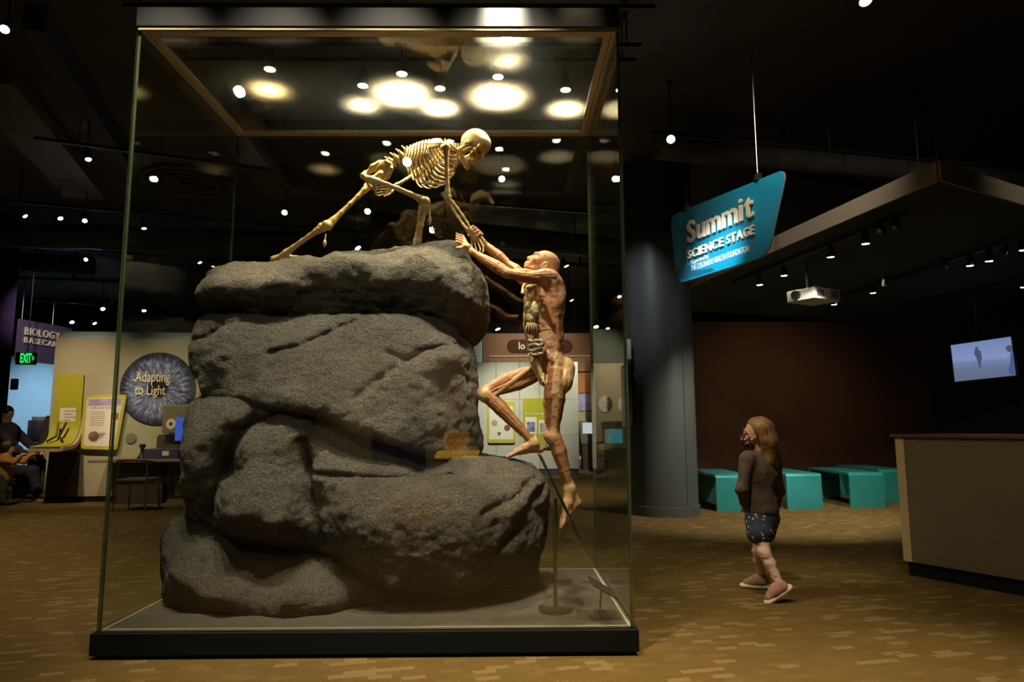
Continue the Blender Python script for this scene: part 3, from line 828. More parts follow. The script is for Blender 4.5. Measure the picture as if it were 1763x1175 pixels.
hand_bones(WRL, [S(668,322,.12), S(666,326,.13), S(666,330,.14), S(668,333,.155)],
           [[S(657,321,.11), S(650,323,.115), S(647,327,.12)], [S(655,326,.12), S(648,328,.125), S(646,332,.13)], [S(656,331,.135), S(649,333,.14), S(648,336,.145)], [S(659,335,.15), S(653,337,.155), S(652,337,.16)]],
           [S(676,330,.10), S(669,336,.10), S(662,338,.105)], 1)
# pelvis
bone('sacrum', [('c', [S(667,284), S(655,285), S(643,289), S(634,297), S(631,304)], [.034,.032,.025,.014,.007], .02)], .0045)
for s in (-1, 1):
    f, l, u = frame3((.83, 0, .10), (-.10, s*.85, .45)); R = np.stack([f, l, u])
    acet = S(643, 311, s*.085)
    bone('hip_bone', [('e', S(661,291,s*.088), (.066,.058,.011), np.stack(frame3((.55,s*.15,.35),(.1,s*.9,.3))), .012),
                      ('c', [S(672,282,s*.105), S(674,291,s*.112), S(668,305,s*.108), S(660,311,s*.10)], [.010,.011,.011,.010], .012),
                      ('c', [S(655,283,s*.055), S(665,278,s*.08), S(672,282,s*.105)], [.009,.009,.010], .012),
                      ('e', acet, (.034,.026,.034), None, .016), ('c', [S(655,301,s*.092), acet], [.022,.026], .02),
                      ('c', [acet, S(632,307,s*.07), S(625,303,s*.06), S(629,296,s*.05)], [.024,.018,.019,.012], .014),
                      ('c', [acet, S(646,323,s*.045), S(645,326,s*.012)], [.018,.012,.012], .012), ('c', [S(645,326,s*.012), S(634,318,s*.045), S(627,306,s*.06)], [.010,.008,.012], .010)], .0045)
# legs
HR, HL = S(642,311,-.10), S(640,311,.10)
KR, KL = S(732,347,-.10), S(566,387,.11)
AR, AL = S(718,421,-.06), S(487,440,.13)
long_bone('femur', HR+Vector((-.004,-.052,-.014)), KR, .028, .0160, .034, [((.004,.048,.016), .026), ((-.022,-.006,.004), .021)], [((.004,-.022,-.006), .031), ((.004,.022,-.006), .031)], bow=(.0,-.004,.012))
long_bone('femur', HL+Vector((-.030,.052,-.022)), KL, .026, .0160, .034, [((.03,-.05,.018), .026), ((-.02,.006,.006), .019)], [((-.012,-.022,-.006), .031), ((-.012,.022,-.006), .031)], bow=(.010,.0,.010))
long_bone('tibia', KR+Vector((-.010,0,-.040)), AR, .038, .0165, .024, [((0,-.02,.004), .026), ((0,.02,.004), .026)], bow=(.004,0,0))
long_bone('fibula', KR+Vector((-.030,-.034,-.062)), AR+Vector((-.012,-.026,-.004)), .013, .008, .013)
long_bone('tibia', KL+Vector((-.048,0,-.022)), AL, .036, .0165, .024, [((0,-.02,0), .025), ((0,.02,0), .025)], bow=(0,0,.004))
long_bone('fibula', KL+Vector((-.062,-.034,-.036)), AL+Vector((-.006,-.026,-.004)), .013, .008, .013)
def patella(p, q):
    """knee cap hanging on its ribbon of tendon"""
    c = bone('patella', [('e', q, (.013,.014,.024), None, .008), ('c', [p, lerp(p, q, .4), q, q+(q-p)*.45], [.005,.004,.007,.004], .006)], .0036)
    return c
patella(S(740,362,-.12), S(740,379,-.13))
patella(S(561,404,.07), S(559,419,.06))
def foot_bones(ankle, heel, ball, toe_dir, spread):
    a, h, b = Vector(ankle), Vector(heel), Vector(ball); td = Vector(toe_dir); sd = Vector(spread)
    fb = bone('foot', [('e', a+Vector((0,0,-.012)), (.024,.022,.018), None, .012), ('c', [lerp(a,h,.3), h], [.018,.021], .012), ('c', [a+Vector((0,0,-.016)), lerp(a,b,.5)], [.020,.018], .012)]
                   + [('c', [lerp(a,b,.45)+sd*.3*(i-2), b+sd*(i-2)], [.008,.0085], .004) for i in range(5)], .0042)
    for i in range(5):
        p = b+sd*(i-2); L_ = 1.0-.10*i
        bone('toe', [('c', [p, p+td*.5*L_, p+td*L_], [.0085,.0055,.0065], .003)], .0036, fb)
foot_bones(AR, S(712,428,-.04), S(738,428,.06), (.035,.03,-.006), (.010,-.016,0))
foot_bones(AL, S(470,446,.12), S(512,445,.22), (.04,.02,-.006), (.008,-.016,.002))
# ------------------------------------------------------------------ preserved anatomical figure climbing up the boulders
MY = 4.5
def Q(px, py, dy=0.0): return np.array(at(px, py, MY+dy))
cl = thing('anatomical_figure', 'skinless anatomical man hanging at the right side of the boulders, head thrown back', 'anatomical model', at(930, 790, MY))
RED, ORG, TAN, FAT, PINK = (.40,.14,.07), (.56,.27,.13), (.70,.45,.24), (.78,.58,.34), (.66,.36,.23)
bf = Field((-.32, 4.10, .55), (.62, 4.98, 2.62), .0038)
rng = random.Random(5)
def spindle(a, b, r0, rm, r1, tm=.45, col=RED, k=.005, fib=6, amp=.0015, bow=None, flat=None):
    a, b = np.array(a), np.array(b); m = a+(b-a)*tm
    if bow is not None: m = m+np.array(bow)
    q1 = a+(m-a)*.5; q2 = m+(b-m)*.5
    if bow is not None: q1 = q1+np.array(bow)*.22; q2 = q2+np.array(bow)*.22
    R = [r0, (r0+rm)*.54, rm, (r1+rm)*.5, r1]; P = [a, q1, m, q2, b]; ph = rng.uniform(0, 6)
    for i in range(4):
        bf.cap(P[i], P[i+1], R[i], R[i+1], k if i == 0 else .005, fib=fib, amp=amp, col=col, flat=flat, ph=ph)
def limb(a, b, muscles, core=.02, ccol=TAN):
    """muscles: (angle, off0, off1, r0, rm, r1, tm, colour); angle 0 faces the camera side, 90 = up/forward side"""
    a, b = np.array(a), np.array(b); t = (b-a)/np.linalg.norm(b-a)
    n = np.array((0, -1., 0)); n -= t*(n@t); n /= np.linalg.norm(n); w = np.cross(t, n)
    bf.cap(a, b, core, core*.8, .004, col=ccol)
    for ang, o0, o1, r0, rm, r1, tm, col in muscles:
        d = n*math.cos(math.radians(ang))+w*math.sin(math.radians(ang))
        om = max(o0, o1)
        spindle(a+d*o0, b+d*o1, r0, rm, r1, tm, col, bow=d*(om-(o0+(o1-o0)*tm))*.8)
# key joints
LS, LE, LW = Q(941,481,-.12), Q(872,470,-.17), Q(811,433,-.13)
RS, RE, RW = Q(908,483,.17), Q(868,451,.19), Q(829,416,.13)
LH, LK, LA = Q(957,646,-.09), Q(951,752,-.08), Q(981,842,-.07)
RH, RK, RA = Q(925,650,.09), Q(834,679,.04), Q(919,764,.07)
CH, WA, PE = Q(941,522,0), Q(945,580,0), Q(947,632,0)
TF = np.array((-.80,-.60,0)); TL = np.array((.60,-.80,0)); TU = np.array((0,0,1.))   # trunk: front, its left, up
TR = np.stack([TF, TL, TU])
# trunk
bf.ell(CH+TU*.02, (.105,.155,.20), .0, col=PINK, rot=TR)
bf.ell(Q(944,585,0), (.088,.118,.20), .08, col=PINK, rot=TR)
bf.ell(PE, (.075,.125,.09), .06, col=ORG, rot=TR)
bf.ell(Q(932,492,0)+TU*.01, (.07,.17,.07), .06, col=ORG, rot=TR)
# opened front: hollow running from throat to loins
for px, py, r in ((917,508,(.07,.060,.10)), (913,545,(.08,.070,.11)), (914,585,(.085,.078,.12)), (924,622,(.07,.07,.08))):
    bf.ell(Q(px, py, 0)+TF*.045, r, .012, 'sub', rot=TR)
# flank and back muscles on the near side
spindle(Q(951,489,-.13), Q(962,600,-.08), .020, .032, .014, .35, ORG, k=.02)
spindle(Q(958,486,-.05), Q(966,612,-.03), .030, .032, .018, .4, RED)
spindle(Q(932,498,-.14), Q(954,560,-.12), .012, .022, .010, .4, ORG, k=.02)
spindle(Q(928,502,-.135), Q(944,536,-.12), .010, .020, .010, .4, RED, k=.02)
spindle(Q(930,600,-.10), Q(952,622,-.10), .012, .022, .014, .5, PINK)
spindle(Q(906,500,.03), Q(902,560,.06), .012, .010, .008, .5, TAN); spindle(Q(902,560,.06), Q(916,620,.03), .008, .009, .010, .5, FAT)
spindle(Q(912,612,-.02), Q(932,660,-.06), .014, .016, .012, .5, FAT)
spindle(Q(921,620,.02), Q(936,664,-.02), .012, .014, .010, .5, TAN)
# shoulder caps and arms
def arm(S_, E_, W_, near):
    limb(S_, E_, [(0,.018,.016,.020,.026,.014,.45,ORG), (75,.020,.012,.014,.027,.010,.55,ORG), (-80,.020,.018,.020,.030,.013,.42,RED), (180,.018,.014,.018,.024,.012,.5,RED), (-135,.018,.016,.016,.022,.012,.5,PINK)], .022)
    limb(E_, W_, [(0,.017,.010,.016,.022,.007,.30,ORG), (60,.020,.012,.014,.021,.006,.28,PINK), (120,.018,.010,.014,.019,.006,.30,RED), (180,.016,.010,.014,.019,.006,.34,ORG), (-60,.019,.011,.016,.021,.007,.30,RED), (-115,.018,.010,.015,.020,.007,.34,PINK)], .014)
    bf.ell(E_, (.034,.032,.030), .02, col=TAN)
    bf.ell(W_, (.026,.024,.022), .018, col=TAN)
    bf.ell(S_+np.array((.002,-.006 if near else .006,.008)), (.064,.054,.056), .03, col=PINK)
    spindle(S_+np.array((.035,-.02 if near else .02,.025)), S_+(E_-S_)*.55+np.array((0,-.02 if near else .02,.004)), .030, .040, .009, .30, PINK, fib=11, k=.015)
    spindle(S_+np.array((.045,.01,.0)), S_+(E_-S_)*.5, .034, .038, .008, .32, ORG, fib=11, k=.015)
arm(LS, LE, LW, True); arm(RS, RE, RW, False)
spindle(Q(960,500,-.06), LS+np.array((.02,0,-.01)), .024, .034, .020, .5, PINK)
spindle(Q(925,497,-.02), LS+np.array((-.03,0,-.02)), .016, .026, .014, .5, ORG)
spindle(Q(900,505,.09), RS, .012, .02, .016, .5, FAT)
# near hand laid over the edge of the top boulder
def flesh_hand(W_, kn, tips, thumb, r=.0088):
    c = sum(kn)/len(kn)
    for k_ in kn: bf.cap(W_+(k_-W_)*.08, k_, .013, r*1.15, .006, col=TAN)
    bf.ell(W_+(c-W_)*.42, (.026,.024,.018), .015, col=ORG)
    for k_, tp in zip(kn, tips):
        P = [k_]+list(tp); R = [r*1.18, r*1.05, r*.95, r*.82][:len(P)]
        bf.chain(P, R, .003, col=PINK)
    bf.chain([W_+(kn[0]-W_)*.25]+list(thumb), [.015,.0115,.0095,.008], .008, col=PINK)
kn_ = [Q(797-.6*i, 407.5+4.0*i, -.105-.016*i) for i in range(4)]
flesh_hand(LW, kn_, [[Q(784+1.2*i, 402.5+4.6*i, -.098-.022*i), Q(774.5+1.9*i, 406.5+4.2*i, -.092-.024*i), Q(769+2.3*i, 414+3.2*i, -.088-.026*i)] for i in range(4)],
  [Q(799,424,-.185), Q(793,427,-.195), Q(787,427,-.20)], r=.0078)
# far hand closed round the skeleton's forearm
flesh_hand(RW, [Q(826,408,.075), Q(823,404,.080), Q(820,401,.086), Q(817,398,.094)],
  [[Q(830,404,.030), Q(826,402,.000), Q(821,406,-.005)], [Q(827,400,.030), Q(822,397,.000), Q(817,401,-.002)], [Q(823,396,.035), Q(818,393,.005), Q(813,397,.0)], [Q(819,393,.045), Q(814,390,.018), Q(810,394,.012)]],
  [Q(820,412,.08), Q(811,409,.05), Q(806,405,.03)])
# legs
def thigh(H_, K_, mus): limb(H_+np.array((0,0,.035)), K_, [(a, o0, o1, r0*.6, rm*1.04, r1, tm, c) for a, o0, o1, r0, rm, r1, tm, c in mus], .028, TAN)
thigh(LH, LK, [(0,.030,.018,.030,.036,.016,.35,TAN), (45,.038,.020,.026,.036,.012,.42,RED), (95,.040,.024,.022,.032,.012,.5,ORG), (150,.036,.018,.024,.032,.010,.4,RED), (205,.036,.018,.026,.034,.010,.4,ORG), (265,.038,.022,.028,.034,.012,.45,RED), (-40,.040,.026,.026,.030,.012,.42,ORG)])
thigh(RH, RK, [(0,.030,.016,.022,.028,.010,.5,ORG), (50,.036,.022,.024,.030,.014,.5,RED), (95,.042,.026,.022,.034,.020,.55,PINK), (150,.036,.018,.024,.030,.012,.45,RED), (-45,.040,.018,.020,.026,.009,.45,ORG), (-85,.042,.020,.022,.026,.008,.4,RED), (-130,.036,.018,.022,.026,.009,.45,TAN)])
spindle(Q(925,625,.02), RK+np.array((.05,-.02,-.02)), .012, .014, .009, .5, TAN)       # strap muscle across the raised thigh
spindle(LH+np.array((.055,.02,-.01)), LH+np.array((.03,.0,-.12)), .055, .062, .022, .4, TAN, fib=12)   # seat
bf.ell(Q(975,637,-.03), (.058,.068,.080), .03, col=TAN)
for i in range(5): spindle(Q(966+3*i,612+7*i,-.05-.012*i), Q(970-2*i,656+5*i,-.115+.004*i), .008, .020, .008, .5, (TAN, ORG, FAT, TAN, PINK)[i], k=.016, fib=5)
spindle(Q(958,600,-.085), Q(955,735,-.115), .008, .022, .006, .25, FAT, k=.014)
spindle(Q(946,606,-.09), Q(946,690,-.12), .007, .019, .008, .4, RED, k=.014)
bf.ell(Q(962,628,.05), (.07,.07,.08), .03, col=ORG)
def shank(K_, A_, back):
    limb(K_, A_, [(0,.020,.012,.020,.024,.010,.30,ORG), (back,.026,.014,.022,.036,.008,.28,RED), (back+40,.024,.014,.020,.030,.008,.30,ORG), (back-45,.024,.014,.020,.030,.008,.32,PINK), (back+180,.018,.012,.018,.020,.010,.3,TAN), (back+130,.020,.012,.016,.021,.007,.3,RED), (back-130,.020,.012,.016,.021,.008,.3,ORG)], .017)
shank(LK, LA, -90); shank(RK, RA, -90)
for K_, d in ((LK, (-.028,-.004,.006)), (RK, (-.026,-.004,.004))):
    bf.ell(K_, (.048,.046,.050), .03, col=TAN); bf.ell(K_+np.array(d), (.028,.030,.034), .014, col=PINK)
def flesh_foot(A_, heel, ball, toes, tl):
    bf.ell(A_, (.032,.030,.032), .02, col=FAT)
    bf.chain([A_, heel], [.030,.027], .02, col=TAN)
    bf.chain([A_, A_+(ball-A_)*.5, ball], [.032,.030,.020], .02, col=TAN)
    bf.chain([heel, ball], [.022,.018], .02, col=ORG)
    bf.cap(A_+np.array((.012,0,.05)), heel, .009, .012, .012, col=FAT)
    for i, t_ in enumerate(toes):
        bf.chain([A_+(t_-A_)*.5, t_, t_+tl*(1.0-.09*i)*.55, t_+tl*(1.0-.09*i)], [.016,.0135,.0118 if i else .014,.010 if i else .012], .006, col=PINK)
lt = [Q(971,897,-.14)+np.array((0,.021*i,.003*i)) for i in range(5)]
flesh_foot(LA, Q(993,866,-.05), Q(974,893,-.10), lt, np.array((-.020,-.018,-.040)))
rt_ = [Q(885,781,.035)+np.array((.002*i,.020*i,-.001*i)) for i in range(5)]
flesh_foot(RA, Q(930,773,.09), Q(888,779,.07), rt_, np.array((-.045,-.006,-.022)))
# neck and head, face turned up
hf, hl, hu = frame3((-.70,-.12,.71), (.70,0,.70)); HR_ = np.stack([hf, hl, hu]); hc = Q(937,455,-.01)
def hq(a, b, c): return hc+hf*a+hl*b+hu*c
bf.chain([Q(938,486,0), hq(-.035,0,-.05)], [.062,.056], .04, col=ORG)
spindle(hq(-.03,.055,-.045), Q(918,490,-.06), .016, .018, .010, .5, RED); spindle(hq(-.02,-.055,-.045), Q(912,492,.06), .016, .018, .010, .5, RED)
bf.chain([Q(915,493,0), hq(.02,0,-.10)], [.022,.024], .02, col=FAT)
bf.ell(hq(-.015,0,.012), (.093,.075,.086), .03, col=PINK, rot=HR_)
bf.ell(hq(.035,0,-.02), (.052,.058,.075), .04, col=ORG, rot=HR_)
bf.ell(hq(.050,0,-.070), (.034,.042,.042), .03, col=RED, rot=HR_)
bf.ell(hq(.066,0,-.100), (.020,.024,.018), .02, col=ORG, rot=HR_)
bf.chain([hq(-.01,.056,-.05), hq(.02,.050,-.085), hq(.062,.018,-.105)], [.018,.018,.016], .018, col=RED)
bf.chain([hq(-.01,-.056,-.05), hq(.02,-.050,-.085), hq(.062,-.018,-.105)], [.018,.018,.016], .018, col=RED)
bf.chain([hq(.078,0,-.006), hq(.092,0,-.032), hq(.101,0,-.048)], [.009,.011,.012], .012, col=TAN)
bf.ell(hq(.092,0,-.053), (.012,.018,.009), .008, col=TAN, rot=HR_)
bf.chain([hq(.078,-.036,.010), hq(.088,0,.008), hq(.078,.036,.010)], [.011,.011,.011], .012, col=PINK)
for s in (-1, 1):
    bf.ell(hq(.090,.031*s,-.012), (.016,.018,.013), .008, 'sub', rot=HR_)
    bf.ell(hq(.076,.031*s,-.012), (.013,.014,.012), .004, col=FAT, rot=HR_)
    bf.ell(hq(.060,.050*s,-.034), (.020,.014,.014), .016, col=PINK, rot=HR_)
    bf.ell(hq(-.012,.077*s,-.022), (.022,.010,.033), .008, col=TAN, rot=HR_)
    bf.ell(hq(-.008,.088*s,-.018), (.011,.008,.018), .004, 'sub', rot=HR_)
bf.chain([hq(.088,-.020,-.078), hq(.092,0,-.076), hq(.088,.020,-.078)], [.006,.0075,.006], .006, col=FAT)
bf.chain([hq(.086,-.018,-.090), hq(.090,0,-.090), hq(.086,.018,-.090)], [.006,.0075,.006], .006, col=FAT)
bf.chain([hq(.098,-.020,-.084), hq(.101,0,-.083), hq(.098,.020,-.084)], [.003,.003,.003], .002, 'sub')
bm = bf.mesh('body')
V = mesh_co(bm); N = mesh_nor(bm)
V = V+N*(fbm(V, 55, 2, 3)*.0016)[:, None]
fl_ = ((np.abs((V-np.array(CH))@TL) > .02) & (V[:, 2] < 2.15) & (V[:, 2] > 1.62) & (V[:, 0] > .10) & (V[:, 1] < 4.55))
V = V+N*(np.where(fl_, fbm(V, 28, 2, 8)*.006, 0))[:, None]
set_co(bm, V)
best = np.full(len(V), 1e3); colr = np.tile(np.array(TAN), (len(V), 1)); wsum = np.full(len(V), 1e-9); acc = np.zeros((len(V), 3))
for fn, lo, hi, c_ in bf.prims:
    if c_ is None: continue
    m_ = np.all((V > lo-.02) & (V < hi+.02), 1)
    if not m_.any(): continue
    d_ = fn(V[m_].astype(np.float32)); w_ = np.exp(-np.maximum(d_, -.004)/.0022)
    wsum[m_] += w_; acc[m_] += w_[:, None]*np.array(c_)
colr = np.where(wsum[:, None] > 1e-6, acc/wsum[:, None], colr)
vcolor(bm, 'flesh', colr*(1+.22*fbm(V, 30, 3, 2)[:, None]))
def flesh_mat():
    k = NT('preserved_muscle'); b = k.bsdf(.42, 0, .4)
    a = k.n('ShaderNodeVertexColor', layer_name='flesh'); n = k.noise(120, 4, None, .7)
    hs = k.n('ShaderNodeMixRGB', blend_type='MULTIPLY'); hs.inputs[0].default_value = .55
    k.l(a.outputs[0], hs.inputs[1]); k.l(k.ramp(n, [(.3, (.55,.5,.45)), (.65, (1.15,1.12,1.1))]), hs.inputs[2])
    k.l(hs.outputs[0], b.inputs['Base Color']); k.bump(n, b, .35, .004)
    b.inputs['Subsurface Weight'].default_value = 0
    return k.m
M['flesh'] = flesh_mat()
link_mesh('body', bm, M['flesh'], cl)
# organs lying in the opened trunk
M['lung'] = mat('pale_lung', (.56,.50,.27), .4, var=.2, scale=30, bump=.3, bscale=50)
M['gut'] = mat('grey_brown_gut', (.24,.19,.12), .35, var=.25, scale=20)
M['liver'] = mat('dark_liver', (.12,.07,.035), .35, var=.25, scale=20)
M['omentum'] = mat('tan_fat_tissue', (.62,.44,.22), .45, var=.2, scale=40, bump=.4, bscale=90)
def organ(name, prims, m, res=.0045): return bone(name, prims, res, cl, m, .003)
def OQ(px, py, dy=0.0): return np.array(at(px, py, MY-.03+dy))
organ('breastbone_plate', [('e', OQ(918,503,-.01), (.030,.045,.055), TR, .01), ('e', OQ(916,516,-.01), (.026,.040,.034), TR, .02), ('c', [OQ(908,495,-.02), OQ(925,492,-.04)], [.014,.014], .02)], 'omentum')
organ('lung', [('e', OQ(911,533,-.02), (.030,.030,.058), TR, .01)], 'lung')
organ('lung', [('e', OQ(921,533,-.05), (.028,.030,.056), TR, .01)], 'lung')
organ('heart', [('e', OQ(913,549,-.02), (.030,.040,.036), TR, .01), ('e', OQ(909,544,-.02), (.02,.022,.03), None, .02)], 'omentum')
organ('liver', [('e', OQ(918,566,0), (.030,.060,.045), TR, .02)], 'liver')
lig = MB()
for i in range(5): lig.tube([OQ(908+3*i,556,-.06-.006*i), OQ(906+4.5*i,566,-.075), OQ(905+5*i,577,-.06)], .0035, 6)
lig.build('ligament_strands', M['omentum'], cl, smooth=True)
pts = smooth_path([OQ(910,587,-.06), OQ(918,589,-.075), OQ(927,587,-.09), OQ(935,590,-.10), OQ(930,596,-.10), OQ(921,594,-.085), OQ(913,596,-.07), OQ(911,603,-.065), OQ(918,605,-.08), OQ(927,601,-.095), OQ(936,600,-.10), OQ(936,608,-.10), OQ(927,611,-.095), OQ(919,612,-.085), OQ(914,609,-.07)], 5)
MB().tube(pts, [.0145+.0016*math.sin(i*1.1) for i in range(len(pts))], 10).build('intestine', M['gut'], cl, smooth=True)
organ('bladder', [('e', OQ(924,622,-.05), (.026,.034,.036), None, .01), ('c', [OQ(928,630,-.06), OQ(932,650,-.07)], [.022,.012], .02)], 'omentum')
organ('groin_tissue', [('c', [OQ(935,645,-.07), OQ(935,658,-.09)], [.011,.010], .01), ('c', [OQ(942,646,-.08), OQ(942,660,-.09)], [.007,.010], .01)], 'omentum')
# ------------------------------------------------------------------ right side: column, canopy, stage, sign
col = thing('column', 'round dark grey-green column standing right of the glass case', 'column', (2.18, 9.53, 0))
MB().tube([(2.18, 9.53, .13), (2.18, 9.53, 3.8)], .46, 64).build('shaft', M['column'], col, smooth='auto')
MB().tube([(2.18, 9.53, 0), (2.18, 9.53, .125), (2.18, 9.53, .13)], [.478, .478, .466], 64).build('base_ring', M['column'], col, smooth='auto')
for a in (-62, 30, 150):
    x, y = 2.18+.4605*math.cos(math.radians(a)), 9.53+.4605*math.sin(math.radians(a))
    MB().tube([(x, y, .14), (x, y, 3.79)], .0035, 6).build('seam', M['black'], col)
MB().tube([(2.18, 9.53, 3.8), (2.18, 9.53, CEIL)], .5, 48).build('upper_shaft', M['darkwall'], col, smooth='auto')  # unlit top of the column, its dimness put into the colour
mon = thing('wall_monitor', 'thin monitor seen edge-on at the left side of the dark column', 'monitor', (1.70, 9.2, 1.6))
MB().box((1.655, 9.12, 1.18), (1.70, 9.62, 2.02)).build('housing', M['black'], mon, bevel=.006)
MB().box((1.648, 9.10, 1.17), (1.6555, 9.64, 2.03)).build('bezel', M['silver'], mon)
wb = MB().box((1.66, 9.18, 2.08), (1.72, 9.26, 2.36)).build('wall_speaker', M['whiteplastic'], None, bevel=.01)
tag(wb, 'small white box above the edge-on monitor on the column', 'speaker')

# canopy over the stage
canopy = thing('stage_canopy', 'flat grey bulkhead canopy with a sharp corner above the stage', 'canopy', (5, 9, 3.2))
cp = [(3.62, 5.43), (10.6, 9.21), (12.4, 9.1), (9.4, 14.0), (2.35, 11.6), (2.60, 10.5)]
MB().prism([(x, y, 3.205) for x, y in cp], (0, 0, .05)).build('soffit_panel', M['underside'], canopy)
def fascia(a, b):
    a, b = Vector((*a, 0)), Vector((*b, 0)); n = Vector((b.y-a.y, a.x-b.x, 0)).normalized()*.02
    MB().prism([(a.x, a.y, 3.2), (b.x, b.y, 3.2), (b.x+n.x, b.y+n.y, 3.2), (a.x+n.x, a.y+n.y, 3.2)], (0, 0, .172)).build('fascia_board', M['grey_tan'], canopy)
fascia((3.62, 5.43), (10.6, 9.21)); fascia((2.60, 10.5), (3.62, 5.43))
MB().prism([(x, y, 3.26) for x, y in cp], (0, 0, .10)).build('deck', M['darkwall'], canopy)
for x, y in ((4.2, 6.6), (3.4, 10), (8, 9.5), (8, 12.5)): MB().tube([(x, y, 3.36), (x, y, CEIL)], .01, 6).build('hanger_rod', M['black'], canopy)

# benches
def bench(x, y, w=.50, l=1.35, h=.50, t=.035, rz=0):
    b = thing('bench', '', 'bench', (x, y, 0), 'teal stage benches')
    r = .05; prof = []
    for (cy, cz, a0) in ((r, h-r, 180), (l-r, h-r, 90)):
        for i in range(7):
            a = math.radians(a0-90*i/6); prof.append((cy+r*math.cos(a), cz+r*math.sin(a)))
    ins = []
    for (cy, cz, a0) in ((r, h-r, 180), (l-r, h-r, 90)):
        for i in range(7):
            a = math.radians(a0-90*i/6); ins.append((cy+(r-t)*math.cos(a), cz+(r-t)*math.sin(a)))
    def strip(name, o, q):
        poly = o+q[::-1]
        MB().prism([(x, y+a, z) for a, z in poly], (w, 0, 0)).build(name, M['teal'], b, smooth='auto')
    strip('front_leg', [(0, 0), (0, h-r-.002)], [(t, 0), (t, h-r-.002)])
    strip('back_leg', [(l, 0), (l, h-r-.002)], [(l-t, 0), (l-t, h-r-.002)])
    strip('seat', [(0, h-r)]+prof+[(l, h-r)], [(t, h-r)]+ins+[(l-t, h-r)])
    return b
for (x, y), lab in zip(((2.95, 9.68), (4.01, 9.85), (4.97, 9.97), (5.75, 10.6)),
    ('teal bench nearest the column, partly behind the girl', 'teal bench just right of the girl', 'teal bench next to the counter end, third from the column', 'teal bench mostly hidden behind the counter')):
    bench(x, y)['label'] = lab

# counter
ct = thing('counter', 'long beige service counter with dark kick base at the right edge', 'counter', (3.4, 5.2, 0))
a = on_z(1556, 966, .11); d = (on_z(1763, 1001, .11)-a).normalized(); nn = Vector((-d.y, d.x, 0))
if nn.dot(Vector((a.x, a.y, 0))) < 0: nn = -nn        # away from the viewer
def cbox(s0, s1, t0, t1, z0, z1, name, m, bev=.003):
    p = lambda s, t: (a.x+d.x*s+nn.x*t, a.y+d.y*s+nn.y*t, z0)
    MB().prism([p(s0, t0), p(s1, t0), p(s1, t1), p(s0, t1)], (0, 0, z1-z0)).build(name, m, ct, bevel=bev)
cbox(.075, 2.6, 0, .62, .11, 1.085, 'body', M['counter'])
cbox(.0, .07, -.004, .62, .11, 1.085, 'end_panel', M['bronze'])  # narrow end strip, its lit edge put into a lighter colour
cbox(.02, 2.6, .025, .60, 0, .108, 'kick_base', M['plinth'])
cbox(-.03, 2.62, -.02, .75, 1.088, 1.115, 'countertop', M['countertop'])

# television
tl, tr, bl = at(1637, 595, 10.6), at(1740, 580, 9.95), at(1649, 657, 10.5)
ft = Frame(tl, tr-tl, tl-bl); W_ = (tr-tl).length; H_ = (tl-bl).length
tv = thing('television', 'lit flat television hanging on the dark wall above the counter', 'television', tl)
mb = MB(); ft.rect(mb, -.03, -H_-.03, W_+.03, .03, -.06, -.004); mb.build('bezel', M['black'], tv, bevel=.006)
def tv_mat():
    k = NT('tv_picture'); e = k.n('ShaderNodeEmission'); k.l(e.outputs[0], k.out.inputs[0])
    tc = k.n('ShaderNodeTexCoord'); sx = k.n('ShaderNodeSeparateXYZ'); k.l(tc.outputs['Generated'], sx.inputs[0])
    n = k.noise(14, 4, tc.outputs['Generated'])
    h = k.math('ADD', sx.outputs[2], k.math('MULTIPLY', k.math('SUBTRACT', n, .5), .16))
    k.l(k.ramp(h, [(.0, (.11,.14,.22)), (.30, (.13,.17,.27)), (.46, (.16,.21,.38)), (.53, (.21,.28,.52)), (1, (.17,.22,.42))]), e.inputs[0])
    e.inputs[1].default_value = 1.0
    return k.m
mb = MB(); ft.rect(mb, 0, -H_, W_, 0, -.003, .0); mb.build('screen', tv_mat(), tv)
M['tvfig'] = emit('tv_grey_figure', (.065, .085, .15, 1), 1.0); M['tvblue'] = emit('tv_blue_figure', (.05, .10, .26, 1), 1.0)
def sub(pts): return [(x*W_, -H_+y*H_) for x, y in pts]
mb = MB(); ft.plate(mb, sub([(.40,.80),(.42,.86),(.45,.86),(.46,.78),(.50,.72),(.50,.50),(.475,.46),(.47,.30),(.44,.30),(.42,.52),(.40,.62),(.385,.66),(.39,.74)]), .0005, .002); mb.build('picture_figure', M['tvfig'], tv)
mb = MB(); ft.plate(mb, sub([(.93,.62),(.90,.68),(.91,.76),(.95,.79),(.998,.77),(.998,.60)]), .0005, .002); mb.build('picture_head', M['tvfig'], tv)
mb = MB(); ft.plate(mb, sub([(.96,.58),(.998,.60),(.998,.02),(.90,.05),(.90,.18),(.94,.32)]), .0005, .002); mb.build('picture_body', M['tvblue'], tv)
c = tl+(tr-tl)*.5
MB().tube([c+Vector((.02,.06,-.1)), c+Vector((.02,.06,3.21-c.z))], .02, 8).build('ceiling_pole', M['black'], tv)

